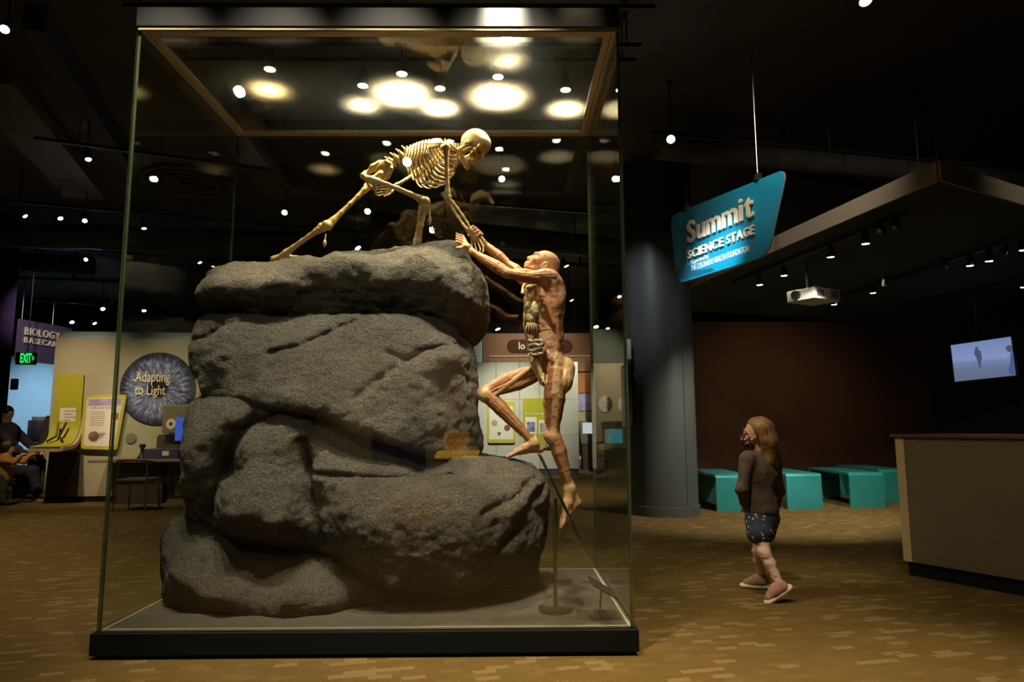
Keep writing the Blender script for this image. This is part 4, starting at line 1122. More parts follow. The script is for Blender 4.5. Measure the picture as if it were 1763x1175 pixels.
# projector
pj = [on_z(*p, 2.70) for p in ((1374, 522), (1403, 513), (1449, 519), (1416, 529))]
pr_ = thing('projector', 'white projector hanging from a black pole under the canopy', 'projector', pj[0])
e1 = (pj[2]-pj[1]); e2 = Vector((-e1.y, e1.x, 0)).normalized(); o_ = pj[1]
wv, dv, hv = e1.length*.98, .40, .145
fp = Frame(o_, e1, (0, 0, 1))
if fp.n.y > 0: fp.n = -fp.n
mb = MB(); mb.prism([fp.p(x, y, 0)-fp.n*0 for x, y in round_poly([(0, 0), (wv, 0), (wv, hv), (0, hv)], .02)], -fp.n*dv*1.0); mb.build('housing', M['whiteplastic'], pr_, bevel=.01)
M['vent'] = mat('dark_vent', (.06, .055, .045), .6)
for x0 in (.10, .62):
    for i in range(5):
        mb = MB(); fp.rect(mb, wv*x0+wv*.052*i, hv*.22, wv*x0+wv*.052*i+wv*.034, hv*.78, -.002, .004); mb.build('vent_slot', M['vent'], pr_)
lc = fp.p(-.0, hv*.5, 0)-fp.n*dv*.62
MB().tube([lc, lc-fp.u*.045], .055, 20).build('lens_barrel', M['black'], pr_, smooth='auto')
pt = fp.p(wv*.30, hv, 0)-fp.n*dv*.5
MB().tube([pt, Vector((pt.x, pt.y, 3.206))], .018, 10).build('pole', M['black'], pr_)

# hanging sign
s0, s1 = on_z(1178, 486, 2.8), on_z(1310, 442, 2.8)
fs = Frame(s0, s1-s0, (0, 0, 1))
out = [fs.hit(*p) for p in ((1166, 489), (1153, 372), (1354, 290), (1322, 440))]
sg = thing('hanging_sign', 'bright blue slanted sign hung from the ceiling reading Summit Science Stage', 'sign', s0)
def sign_mat():
    return mat('blue_sign_panel', (.006, .27, .44), .35, var=.05, scale=2)
mb = MB(); fs.plate(mb, round_poly(out, [.12, .14, .13, .15], 8), -.02, 0); mb.build('panel', [sign_mat()], sg)
M['signedge'] = mat('pale_blue_edge', (.25, .40, .50), .4)
mb = MB(); fs.plate(mb, [(x*1.0+(x-.6)*.006, y+(y-.5)*.006) for x, y in round_poly(out, [.12, .14, .13, .15], 8)], -.016, -.004); mb.build('panel_edge', M['signedge'], sg)
M['cream'] = mat('cream_lettering', (.92, .82, .62), .5, var=.03)
def tbox(name, body, p0, p1, z, ex, off, par, fr, m, **kw):
    x0, y0 = fr.hit(*p0); x1, y1 = fr.hit(*p1)
    lettering(name, body, fr, x0, y0, x1, y1, z, m, par, off, ex, **kw)
xa, ya = fs.hit(1187, 415); xb, yb = fs.hit(1301, 376); _, yt = fs.hit(1288, 343); yl = fs.hit(1204, 380)[1]
base = (ya+yb)/2
# each raised letter of the big word is a part
def letters(word, fr, x0, y0, x1, hcap, z, ex, off, m, par, gap=.12):
    geo = [text_geo(c, off, .5) for c in word]; ws = [max(p[0] for p in g[0])-min(p[0] for p in g[0]) for g in geo]
    tot = sum(ws)+gap*(len(word)-1); sx = (x1-x0)/tot; x = x0
    ref = text_geo('H', off, 0)[0]; cap = max(p[1] for p in ref)
    for (v, f), w in zip(geo, ws):
        ax = min(p[0] for p in v); mb = MB()
        mb.add([fr.p(x+(p[0]-ax)*sx, y0+p[1]/cap*hcap, z+(p[2]+.5)*ex) for p in v], f); mb.build('letter', m, par)
        x += (w+gap)*sx
letters('Summit', fs, xa, base, xb, (yl-base)*1.16, .012, .022, .014, M['cream'], sg, .10)
xa, ya = fs.hit(1187, 441); xb, yb = fs.hit(1302, 409); yl = fs.hit(1190, 425)[1]
letters('SCIENCE', fs, xa, (ya+yb)/2, fs.hit(1248, 424)[0], (yl-ya)*.95, .012, .016, .012, M['cream'], sg, .12)
letters('STAGE', fs, fs.hit(1254, 422)[0], (ya+yb)/2, xb, (yl-ya)*.95, .012, .016, .012, M['cream'], sg, .12)
M['palelet'] = mat('pale_small_lettering', (.75, .78, .74), .5)
x0, y0 = fs.hit(1190, 458); x1, y1 = fs.hit(1221, 446)
lettering('lettering', 'Supported by', fs, x0, y0, x1, y0+.062, .003, M['palelet'], sg, .012, .003)
x0, y0 = fs.hit(1190, 467); x1, y1 = fs.hit(1290, 437)
lettering('lettering', 'THE COLORADO HEALTH FOUNDATION', fs, x0, y0-.004, x1, y0+.060, .001, M['palelet'], sg, .012, .002)
M['darkblue'] = mat('dark_blue_print', (.010, .12, .21), .4)
pp = lambda L_: [fs.hit(*p) for p in L_]
for i, L_ in enumerate(([(1161,381),(1175,393),(1180,389),(1196,371),(1185,394),(1184,414),(1181,430),(1182,456),(1174,456),(1175,430),(1171,408),(1171,398)],
      [(1176,386),(1181,383),(1183,388),(1179,392)], [(1163,470),(1168,461),(1176,455),(1190,458),(1200,466),(1226,462),(1230,466),(1184,480),(1170,481)])):
    mb = MB(); fs.plate(mb, pp(L_), .0003+.0006*i, .0012+.0006*i); mb.build('silhouette_print' if i < 2 else 'rock_print', M['darkblue'], sg)
for px, py in ((1181, 357), (1303, 303)):
    x, y = fs.hit(px, py); p = fs.p(x, y-.03, -.01)
    MB().box((p.x-.03, p.y-.03, p.z-.02), (p.x+.03, p.y+.03, p.z+.05)).build('clamp', M['black'], sg)
    MB().tube([(p.x, p.y, p.z+.05), (p.x, p.y, CEIL)], .006, 6).build('hanger_wire', M['silver'], sg)
# ------------------------------------------------------------------ exhibit walls at the left, behind the case
M['wallbeige'] = mat('exhibit_wall_beige', (.40, .37, .27), .7, var=.04, scale=2)
M['lime'] = mat('lime_laminate', (.42, .40, .03), .45, var=.05)
M['limebright'] = mat('lime_frame', (.55, .52, .04), .45, var=.05)
M['paper'] = mat('panel_white_print', (.78, .74, .68), .5, var=.03)
M['bluelit'] = mat('pale_blue_wall', (.42, .56, .66), .7, var=.05)
M['navy'] = mat('navy_panel', (.055, .05, .13), .5, var=.08)
M['purplecol'] = mat('deep_purple_wall', (.045, .022, .085), .6, var=.2, scale=2)
M['exgreen'] = emit('exit_letters', (.02, 1, .16, 1), .9)
M['orange'] = mat('burnt_orange_panel', (.40, .15, .045), .6)
M['brown'] = mat('red_brown_panel', (.20, .085, .045), .6)
M['tan'] = mat('tan_panel', (.45, .35, .22), .6)
M['greypanel'] = mat('grey_white_panel', (.55, .54, .52), .5, var=.04)
M['deskwood'] = mat('desk_top', (.25, .19, .11), .5)
M['darkbrown'] = mat('dark_brown_panel', (.055, .042, .028), .6)
M['lilac'] = mat('lilac_print', (.38, .33, .62), .5, var=.35, scale=6)
M['textgrey'] = mat('printed_text_grey', (.35, .32, .30), .6)
M['scrblue'] = emit('screen_blue', (.08, .14, .75, 1), .8)
M['scrteal'] = emit('screen_teal', (.10, .42, .46, 1), .8)
M['scrwhite'] = emit('screen_white', (.75, .72, .80, 1), .95)
fw = Frame((-7.43, 11.30, 0), (1, .105, 0), (0, 0, 1))
ex = thing('exhibit_wall', 'long beige exhibit wall behind the left pane of the case', 'exhibit wall', (-6.3, 11.5, 0))
mb = MB(); fw.rect(mb, 0, .09, 3.4, 2.67, -.3, 0); mb.build('panel_board', M['wallbeige'], ex)
mb = MB(); fw.rect(mb, 0, 0, 3.4, .088, -.29, -.012); mb.build('kick_base', M['plinth'], ex)
mb = MB(); fw.rect(mb, 0, 2.672, 3.4, 2.80, -.30, -.10); mb.build('cornice', M['bluelit'], ex)
mb = MB(); fw.rect(mb, 2.32, .6, 3.38, 2.3, .002, .03); mb.build('orange_board', M['orange'], ex)
# the eye disc
cx, cy = fw.hit(273, 669); R_ = .60
eye = thing('iris_disc', 'big round photo of a blue iris with raised words Adapting to Light', 'wall graphic', fw.p(cx, cy))
def iris():
    k = NT('iris_print'); b = k.bsdf(.45)
    tc = k.n('ShaderNodeTexCoord'); mp = k.n('ShaderNodeMapping'); mp.inputs['Location'].default_value = (-.5, -.5, -.5)
    k.l(tc.outputs['Generated'], mp.inputs[0]); sx = k.n('ShaderNodeSeparateXYZ'); k.l(mp.outputs[0], sx.inputs[0])
    X, Z = sx.outputs[0], sx.outputs[2]
    r = k.math('SQRT', k.math('ADD', k.math('MULTIPLY', X, X), k.math('MULTIPLY', Z, Z)))
    an = k.math('ARCTAN2', Z, X)
    cv = k.n('ShaderNodeCombineXYZ'); k.l(k.math('MULTIPLY', k.math('COSINE', an), 9), cv.inputs[0]); k.l(k.math('MULTIPLY', k.math('SINE', an), 9), cv.inputs[1]); k.l(k.math('MULTIPLY', r, 7), cv.inputs[2])
    n = k.noise(1.6, 5, cv.outputs[0], .65)
    c = k.ramp(n, [(.35, (.035,.04,.11)), (.50, (.16,.19,.42)), (.66, (.58,.63,.92))])
    m = k.n('ShaderNodeMixRGB', blend_type='MULTIPLY'); m.inputs[0].default_value = 1
    k.l(c, m.inputs[1]); k.l(k.ramp(r, [(.0, (.05,.04,.05)), (.12, (.07,.06,.08)), (.16, (1,1,1)), (.36, (1,1,1)), (.44, (.25,.22,.3)), (.5, (.08,.07,.12))]), m.inputs[2])
    k.l(m.outputs[0], b.inputs['Base Color']); return k.m
mb = MB(); fw.plate(mb, [(cx+R_*math.cos(2*math.pi*i/64), cy+R_*math.sin(2*math.pi*i/64)) for i in range(64)], .004, .03); mb.build('disc', iris(), eye)
tbox('lettering', 'Adapting', (234, 664), (295, 640), .031, .015, .004, eye, fw, M['cream'])
tbox('lettering', 'to Light', (233, 686), (287, 664), .031, .015, .004, eye, fw, M['cream'])
# lime reading shelf
lx0, lx1 = fw.hit(93, 720)[0], fw.hit(141, 720)[0]; ztop = fw.hit(120, 645)[1]
sh = thing('reading_shelf', 'lime green back panel curving out into a shelf on the beige wall', 'shelf', fw.p(lx0, .9))
prof = [(.02, ztop), (.02, 1.35)]+[(.02+.34*(1-math.cos(t*math.pi/2)), 1.35-.43*math.sin(t*math.pi/2)) for t in [i/8 for i in range(1, 9)]]+[(.62, .90)]
def curved(name, pr, x0, x1, th, m, par):
    """sheet following the profile (out from wall, height)"""
    P = [Vector((a, b, 0)) for a, b in pr]; off = []
    for i, p in enumerate(P):
        t = (P[min(i+1, len(P)-1)]-P[max(i-1, 0)]).normalized(); off.append(p+Vector((-t.y, t.x, 0))*-th)
    poly = P+off[::-1]
    mb = MB(); mb.prism([fw.p(x0, q.y, q.x) for q in poly], fw.u*(x1-x0)); return mb.build(name, m, par, smooth='auto')
curved('curved_panel', prof, lx0, lx1, -.012, M['lime'], sh)
curved('side_rim', [(a-.0, b-.004) for a, b in prof[1:]], lx1+.002, lx1+.05, .06, M['tan'], sh)
curved('under_board', [(a, b-.02) for a, b in prof[1:]], lx0-.02, lx1, .05, M['tan'], sh)
mb = MB(); fw.rect(mb, lx0+.10, 1.25, lx1-.08, 1.52, .030, .036); mb.build('label_card', M['paper'], sh)
mb = MB()
for i in range(4): fw.rect(mb, lx0+.17, 1.46-.05*i, lx0+.17+[.2,.12,.18,.1][i], 1.475-.05*i, .036, .038)
mb.build('printed_lines', M['textgrey'], sh)
p = fw.p((lx0+lx1)/2, 1.28, .14)
for dx in (-.07, .05):
    MB().tube([p+fw.u*dx, p+fw.u*(dx*.4)+Vector((0,-.10,-.22)), p+fw.u*dx*2+Vector((0,-.14,-.30))], .016, 8).build('goggle_handle', M['black'], sh)
lk = MB(); fw.rect(lk, lx0-.02, .09, lx1+.02, .80, .002, .02); lk.build('shelf_shadow_panel', M['darkbrown'], sh)  # dark sheet standing in for the shadow beneath the shelf
# white info board
ib = [fw.hit(*p_) for p_ in ((143, 773), (151, 682), (222, 680), (205, 775))]
info = thing('info_board', 'white info board in a thick lime frame left of the iris disc', 'info board', fw.p(*ib[0]))
mb = MB(); fw.plate(mb, round_poly(ib, .06), .05, .085); mb.build('frame', M['limebright'], info)
mb = MB(); fw.plate(mb, round_poly([(x*1.0, y) for x, y in ib], .06), .004, .048); mb.build('backing', M['darkbrown'], info)
ic = (sum(x for x, y in ib)/4, sum(y for x, y in ib)/4)
inn = [(ic[0]+(x-ic[0])*.86, ic[1]+(y-ic[1])*.89) for x, y in ib]
mb = MB(); fw.plate(mb, round_poly(inn, .05), .0855, .089); mb.build('print', M['paper'], info)
q = lambda s, t: (inn[0][0]*(1-s)*(1-t)+inn[3][0]*s*(1-t)+inn[1][0]*(1-s)*t+inn[2][0]*s*t, inn[0][1]*(1-s)*(1-t)+inn[3][1]*s*(1-t)+inn[1][1]*(1-s)*t+inn[2][1]*s*t)
mb = MB(); fw.plate(mb, [q(.03,.84), q(.97,.84), q(.96,.985), q(.04,.985)], .0892, .091); mb.build('lilac_band', M['lilac'], info)
x0, y0 = q(.12, .77); x1, y1 = q(.72, .82); lettering('lettering', 'Light and Sight', fw, x0, y0, x1, y1, .0892, M['lilac'], info, .02, .002)
mb = MB()
for i in range(7):
    fw.plate(mb, [q(.14,.70-.045*i), q(.55,.70-.045*i), q(.55,.715-.045*i), q(.14,.715-.045*i)], .0892, .0905)
mb.build('printed_lines', M['textgrey'], info)
c0 = q(.30, .20); mb = MB(); fw.plate(mb, [(c0[0]+.085*math.cos(i*.3142), c0[1]+.085*math.sin(i*.3142)) for i in range(20)], .0892, .092)
mb.build('photo_print', mat('round_photo', (.20,.13,.07), .5, var=.8, scale=18), info)
mb = MB(); fw.plate(mb, [q(.45,.28), q(.68,.28), q(.5,.14)], .0892, .0915); mb.build('lilac_triangle', M['lilac'], info)
c0 = q(.86, .62); mb = MB(); fw.plate(mb, [(c0[0]+.05*math.cos(i*.628)*(1+.4*(i%2)), c0[1]+.07*math.sin(i*.628)) for i in range(10)], .0892, .0915); mb.build('red_spot', M['orange'], info)
gd = MB(); c0 = fw.hit(226, 755); fw.plate(gd, [(c0[0]+.085*math.cos(i*.196), c0[1]+.085*math.sin(i*.196)) for i in range(32)], .002, .02)
tag(gd.build('round_plaque', mat('grey_plaque', (.20,.20,.18), .5)), 'small grey round plaque below the iris disc', 'plaque')
# desk with microscope things
dk = thing('desk', 'narrow wood desk under the iris disc with dark panels below', 'desk', fw.p(1.9, 0, .3))
dz = .70
x0, x1 = fw.hit(172, 790)[0]+.12, 3.3
mb = MB(); fw.rect(mb, x0, dz-.045, x1, dz, .03, .66); mb.build('desk_top', M['deskwood'], dk, bevel=.008)
mb = MB(); fw.rect(mb, x0+.36, 0, x0+1.04, dz-.047, .05, .45); mb.build('dark_cabinet', M['darkbrown'], dk)
mb = MB(); fw.rect(mb, x0+1.06, 0, x1-.05, dz-.047, .03, .30); mb.build('grey_panel', M['counter'], dk)
mb = MB(); fw.rect(mb, x0+1.18, .10, x0+1.28, .34, .302, .312); mb.build('outlet_plate', M['whiteplastic'], dk)
def on_desk(px, out=.35):
    return Frame((fw.o+fw.n*out), fw.u, fw.v).hit(px, 780)[0]
bx = thing('viewer_box', 'navy tray box with printed panels lying on the desk', 'box', fw.p(on_desk(254), dz, .4))
x0b, x1b = on_desk(254), on_desk(312)
mb = MB(); fw.rect(mb, x0b, dz, x1b, dz+.16, .15, .5); mb.build('tray', M['navy'], bx, bevel=.01)
mb = MB(); fw.rect(mb, x0b+.28, dz+.05, x0b+.38, dz+.12, .501, .504); mb.build('label_card', M['paper'], bx)
ms = thing('viewer_stand', 'small dark waisted stand on the desk left of the navy tray', 'stand', fw.p(on_desk(247), dz, .4))
pv = fw.p(on_desk(247), dz, .4)
MB().tube([pv+Vector((0,0,h)) for h in (0, .02, .08, .16, .20, .22)], [.075, .07, .03, .028, .05, .05], 14).build('body', M['black'], ms, smooth='auto')
MB().tube([pv+Vector((0,0,.221)), pv+Vector((0,0,.232))], .04, 14).build('cap', M['darkbrown'], ms)
kb = thing('kiosk_monitor', 'grey kiosk housing with a blue screen and white dial beside the boulders', 'kiosk', fw.p(on_desk(300), dz, .3))
xk0, xk1 = on_desk(279, .2), on_desk(330, .2)
mb = MB(); fw.rect(mb, xk0, dz+.40, xk1, dz+.86, .032, .28); mb.build('housing', mat('kiosk_grey', (.20,.17,.11), .6), kb, bevel=.015)
mb = MB(); fw.plate(mb, round_poly([(xk0-.12, dz+.001), (xk0+.42, dz+.001), (xk0+.42, dz+.38), (xk0-.12, dz+.38)], .07), .032, .13); mb.build('base_block', M['darkbrown'], kb)
mb = MB(); fw.rect(mb, on_desk(303, .2), dz+.28, on_desk(317, .2), dz+.66, .281, .29); mb.build('screen', M['scrblue'], kb)
c0 = (on_desk(295, .2), dz+.55)
mb = MB(); fw.plate(mb, [(c0[0]+.075*math.cos(i*.2618), c0[1]+.085*math.sin(i*.2618)) for i in range(24)], .281, .288); mb.build('white_dial', M['paper'], kb)
mb = MB(); fw.plate(mb, [(c0[0]+.025*math.cos(i*.524), c0[1]+.028*math.sin(i*.524)) for i in range(12)], .2885, .292); mb.build('dial_hole', M['black'], kb)
# chair at the desk
chm = mat('chair_grey_plastic', (.16,.135,.095), .5)
def chair(name, label, c, w=.46, seat_z=.46, back_z=.72, mname=chm, flip=1):
    ch = thing(name, label, 'chair', (c[0], c[1], 0))
    X, Y = c
    pts = round_rect(w, .42, .08); MB().prism([(X+a, Y+b, seat_z-.03) for a, b in pts], (0, 0, .03)).build('seat', mname, ch, bevel=.008)
    bk = MB(); bk.tube(smooth_path([(X-w*.46, Y-.05*flip, back_z-.03), (X-w*.40, Y-.20*flip, back_z), (X, Y-.25*flip, back_z+.01), (X+w*.40, Y-.20*flip, back_z), (X+w*.46, Y-.05*flip, back_z-.03)], 5), .045, 8, flat=.35); bk.build('backrest', mname, ch, smooth=True)
    for sx in (-1, 1):
        for sy in (-1, 1):
            MB().tube([(X+sx*w*.44, Y+sy*.17, (back_z-.03) if sy*flip < 0 else seat_z-.03), (X+sx*w*.5, Y+sy*.21, 0)], [.016, .013], 8).build('leg', M['silver'] if mname is chm else mname, ch, smooth='auto')
    return ch
chair('chair', 'grey chair with low curved back pulled up to the desk', (on_z(222, 882).x, on_z(222, 882).y+.2))
# blue lit room and purple column far left
struct('wall_blue', MB().box((-15.9, 19.6, 0), (-10.2, 19.8, 3.25)), M['bluelit'])
pc = thing('purple_column', 'deep purple square column at the left edge behind the seated man', 'column', (-9.6, 12.6, 0))
cpoly = [(-10.7, 12.4), (-8.93, 12.4), (-9.75, 13.4), (-10.7, 13.4)]
MB().prism([(x, y, .12) for x, y in cpoly], (0, 0, CEIL-.12)).build('shaft', M['purplecol'], pc)
MB().prism([(x, y, 0) for x, y in cpoly], (0, 0, .12)).build('base', M['plinth'], pc)
# biology sign
b0, b1 = at(33, 549, 12.9), at(124, 566, 14.2)
bb = at(30, 607, 12.9)
fb_ = Frame(Vector((b0.x, b0.y, bb.z)), Vector((b1.x-b0.x, b1.y-b0.y, 0)), (0, 0, 1)); w_, h_ = (Vector((b1.x-b0.x, b1.y-b0.y, 0))).length, b0.z-bb.z
bs = thing('hanging_sign', 'dark purple hanging sign reading Biology Basecamp above the blue room', 'sign', b0)
mb = MB(); fb_.plate(mb, round_poly([(0, -.15), (w_*.97, -.15), (w_*1.02, h_), (0, h_)], [.02, .1, .1, .02]), -.03, 0); mb.build('panel', mat('purple_sign_panel', (.12,.095,.20), .5), bs)
def bt(word, p0, p1, hp):
    x0, y0 = fb_.hit(*p0); x1, _ = fb_.hit(*p1); yl = fb_.hit(*hp)[1]
    letters(word, fb_, x0, y0, x1, yl-y0, .008, .02, .014, M['cream'], bs, .14)
bt('BIOLOGY', (41, 576), (102, 582), (41, 563)); bt('BASECAMP', (40, 590), (104, 596), (40, 580))
for f_ in (.06, .62):
    p = fb_.p(w_*f_, h_-.02, -.015); MB().tube([p, (p.x, p.y, CEIL)], .006, 6).build('hanger_wire', M['silver'], bs)
# exit sign
e0 = at(28, 627, 12.2); fe = Frame(e0, (1, .12, 0), (0, 0, 1)); ew, eh = fe.hit(60, 626)[0], fe.hit(30, 608)[1]
es = thing('exit_sign', 'green lit EXIT sign below the purple Biology sign', 'sign', e0)
mb = MB(); fe.rect(mb, -.02, -.01, ew, eh+.01, -.06, 0); mb.build('housing', mat('exit_housing', (.10,.075,.07), .6), es)
lettering('lettering', 'EXIT', fe, .06, .02, ew*.80, eh-.005, .002, M['exgreen'], es, .03, .006)
mb = MB(); fe.plate(mb, [(ew*.84, eh*.30), (ew*.95, eh*.52), (ew*.84, eh*.74), (ew*.84, eh*.62), (ew*.89, eh*.52), (ew*.84, eh*.42)], .002, .008); mb.build('arrow', M['exgreen'], es)
MB().tube([fe.p(ew*.5, eh*.9, -.03), (fe.p(ew*.5, 0, -.03).x, fe.p(ew*.5, 0, -.03).y, CEIL)], .008, 8).build('hanger_rod', M['black'], es)
fire = MB(); p = at(25, 662, 12.36); fire.box((p.x-.06, p.y-.03, p.z-.10), (p.x+.05, 12.402, p.z+.10))
tag(fire.build('alarm_box', mat('dull_pink_box', (.30,.15,.13), .5), None, bevel=.015), 'small pinkish alarm box on the purple column edge', 'alarm')
# kiosk seen from the side, facing the seated man
ks = thing('reading_kiosk', 'dark curved kiosk seen from its side in front of the seated man', 'kiosk', on_z(72, 866))
kp = [at(px, py, 11.9) for px, py in ((88, 716), (80, 716), (72, 742), (66, 765), (56, 778), (42, 784), (42, 792), (58, 791), (70, 783), (78, 768), (88, 745))]
MB().prism(kp, (0, .5, 0)).build('curved_shell', M['darkbrown'], ks)
kq = [at(px, py, 11.92) for px, py in ((84, 765), (80, 776), (70, 787), (58, 792), (80, 794), (86, 780))]
MB().prism(kq, (0, .46, 0)).build('side_rim', M['tan'], ks)
kl = [at(px, py, 12.1) for px, py in ((80, 790), (87, 790))]
MB().box((kl[0].x, 12.0, 0), (kl[1].x, 12.4, kl[0].z)).build('support_leg', M['darkbrown'], ks)
bkx = thing('case_cabinet', 'blue grey cabinet with white top behind the seated man', 'cabinet', at(60, 800, 14))
p0, p1 = at(48, 724, 14.2), at(76, 762, 14.2)
MB().box((p0.x, 14.2, p1.z), (p1.x, 14.7, p0.z)).build('upper_box', mat('slate_blue_box', (.20,.21,.30), .6), bkx, bevel=.01)
p2 = at(54, 765, 14.2)
MB().box((p0.x+.02, 14.25, 0), (p1.x, 14.7, p1.z-.01)).build('lower_box', mat('teal_grey_box', (.10,.17,.17), .6), bkx)
p3, p4 = at(55, 718, 14.3), at(75, 724, 14.3)
MB().box((p3.x, 14.3, p0.z), (p4.x, 14.6, p3.z)).build('white_tray', M['whiteplastic'], bkx)
# ------------------------------------------------------------------ exhibits far behind the right part of the case
pw = thing('partition', 'pale grey panelled partition behind the climbing figure', 'partition', (.3, 16.7, 0))
fm = Frame((-.80, 16.7, 0), (1, -.02, 0), (0, 0, 1))
xs_ = [fm.hit(px, 700)[0] for px in (806, 854, 895, 929, 960, 996)]
for i in range(5):
    for z0, z1 in ((.16, .95), (.955, 1.82), (1.825, 2.74)):
        mb = MB(); fm.rect(mb, xs_[i]+.004, z0, xs_[i+1]-.004, z1, -.2, 0); mb.build('panel', M['greypanel'], pw, bevel=.004)
mb = MB(); fm.rect(mb, xs_[0]+.02, 0, xs_[5]-.02, .158, -.19, -.02); mb.build('kick_base', M['navy'], pw)
mb = MB(); fm.rect(mb, xs_[0]+.01, .158, xs_[5]-.01, 2.73, -.19, -.012); mb.build('core', M['darkbrown'], pw)
def board(name, label, px0, py0, px1, py1, frame_m, inner, group=None):
    x0, y0 = fm.hit(px0, py1); x1, y1 = fm.hit(px1, py0)
    t = thing(name, label, 'info board', fm.p(x0, y0), group)
    mb = MB(); fm.plate(mb, round_poly([(x0, y0), (x1, y0), (x1, y1), (x0, y1)], .05), .004, .05); mb.build('frame', frame_m, t)
    for (a, b, c, d), m, nm in inner:
        mb = MB(); fm.rect(mb, x0+(x1-x0)*a, y0+(y1-y0)*b, x0+(x1-x0)*c, y0+(y1-y0)*d, .0505, .056); mb.build(nm, m, t)
    return t, x0, y0, x1, y1
M['photo1'] = mat('blue_photo_print', (.25,.30,.50), .5, var=.7, scale=9)
t, x0, y0, x1, y1 = board('info_board', 'lime framed white info board left of the hanging foot', 840, 692, 886, 763, M['limebright'], [((.06,.08,.94,.88), M['paper'], 'print')])
for a, b, r, m in ((.25,.48,.075,M['tan']), (.72,.36,.075,M['brown'])):
    mb = MB(); fm.plate(mb, [(x0+(x1-x0)*a+r*math.cos(i*.349), y0+(y1-y0)*b+r*math.sin(i*.349)) for i in range(18)], .0565, .060); mb.build('photo_print', m, t)
mb = MB(); fm.plate(mb, [(x0+(x1-x0)*.35, y0+.25), (x0+(x1-x0)*.5, y0+.25), (x0+(x1-x0)*.42, y0+.15)], .0565, .06); mb.build('blue_triangle', M['navy'], t)
t, x0, y0, x1, y1 = board('poster_board', 'tall lime poster board with photos behind the bent leg', 900, 686, 946, 772, M['lime'], [((.10,.28,.52,.62), M['paper'], 'white_print'), ((.16,.32,.46,.52), M['photo1'], 'photo_print'), ((.60,.28,.94,.56), M['paper'], 'white_print'), ((.64,.30,.9,.50), M['photo1'], 'photo_print')])
lettering('lettering', 'Smart cap reads', fm, x0+.06, y0+(y1-y0)*.66, x1-.05, y0+(y1-y0)*.71, .051, M['paper'], t, .01, .004)
t, x0, y0, x1, y1 = board('wall_screen', 'glowing lilac screen on the partition beside the straight leg', 940, 728, 962, 772, M['darkbrown'], [((.06,.06,.94,.94), mat('s_', (.1,.1,.1)), 'bezel')])
mb = MB(); fm.rect(mb, x0+.02, y0+.04, x1-.02, y1-.04, .0565, .060); mb.build('screen', emit('lilac_screen', (.42,.40,.80,1), .8), t)
# red-brown wall behind
bw = thing('brown_exhibit_wall', 'red-brown wall with a dark oval name plate far behind the figure', 'exhibit wall', (1, 19, 0))
fb2 = Frame((-.60, 19.0, 0), (1, 0, 0), (0, 0, 1))
h2 = lambda px, py: fb2.hit(px, py)
def br(name, px0, py0, px1, py1, m, z0=0, z1=.05, par=bw):
    x0, y0 = h2(px0, py1); x1, y1 = h2(px1, py0); mb = MB(); fb2.rect(mb, x0, max(y0, 0), x1, y1, z0, z1); return mb.build(name, m, par)
br('upper_board', 831, 574, 1022, 641, M['brown'], -.2, 0)
br('orange_board', 990, 642, 1022, 677, M['orange'], -.2, 0)
br('lilac_board', 990, 678, 1022, 708, M['lilac'], -.2, 0)
br('tan_board', 990, 709, 1022, 760, M['tan'], -.2, 0)
br('white_board', 990, 761, 1022, 792, M['greypanel'], -.2, 0)
br('brown_board', 990, 793, 1022, 803, M['brown'], -.2, 0)
br('kick_base', 990, 804, 1022, 812, M['navy'], -.2, -.02)
br('left_board', 815, 562, 830, 690, M['bluelit'], -.2, 0)
br('rail', 842, 612, 1016, 615, M['tan'], .002, .03)
br('lower_board', 842, 616, 1016, 640, mat('mid_brown_board', (.26,.13,.075), .6), .002, .02)
x0, y0 = h2(873, 608); x1, y1 = h2(985, 585)
mb = MB(); fb2.plate(mb, [(x+(x0+x1)/2, y+(y0+y1)/2) for x, y in round_rect(x1-x0, y1-y0, (y1-y0)*.48)], .002, .03); mb.build('name_plate', mat('dark_name_plate', (.085,.035,.022), .9, spec=.1), bw)
lettering('lettering', 'lo', fb2, h2(893, 602)[0], h2(893, 602)[1], h2(904, 602)[0], h2(893, 590)[1], .031, M['paper'], bw, .02, .01)
def kiosk(name, label, Y, px0, py0, px1, py1, scr, s_px, leg_px, m=None):
    f = Frame((at(px0, py1, Y).x, Y, 0), (1, 0, 0), (0, 0, 1)); t = thing(name, label, 'kiosk', f.p(0, 0))
    x0, y0 = f.hit(px0, py1); x1, y1 = f.hit(px1, py0)
    mb = MB(); f.plate(mb, round_poly([(x0+.06, y0), (x1-.06, y0), (x1, y1), (x0, y1)], .07), -.12, 0); mb.build('housing', m or mat('kiosk_olive', (.16,.16,.11), .5), t, bevel=.01)
    a, b = f.hit(s_px[0], s_px[3]); c, d = f.hit(s_px[2], s_px[1])
    mb = MB(); f.rect(mb, a, b, c, d, .001, .012); mb.build('screen', scr, t)
    if leg_px:
        a, b = f.hit(leg_px[0], 800)[0], f.hit(leg_px[1], 800)[0]
        mb = MB(); f.rect(mb, a, 0, b, y0, -.11, -.02); mb.build('pedestal', M['darkbrown'], t)
    return t
kiosk('touch_kiosk', 'olive kiosk with a white screen right of the straight leg', 18.6, 997, 725, 1024, 765, M['scrwhite'], (1003, 728, 1021, 747), (1004, 1018))
kiosk('touch_kiosk', 'kiosk with a teal screen seen through the right glass pane', 13.4, 1036, 726, 1084, 772, M['scrteal'], (1042, 739, 1071, 764), (1046, 1080))
tw = thing('face_wall', 'tan wall with two round face photos seen through the right pane', 'exhibit wall', (2.6, 17, 0))
ff = Frame((2.0, 17.0, 0), (1, 0, 0), (0, 0, 1))
x0 = ff.hit(1023, 700)[0]; mb = MB(); ff.rect(mb, x0, .1, x0+1.35, 2.74, -.2, 0); mb.build('panel_board', M['tan'], tw)
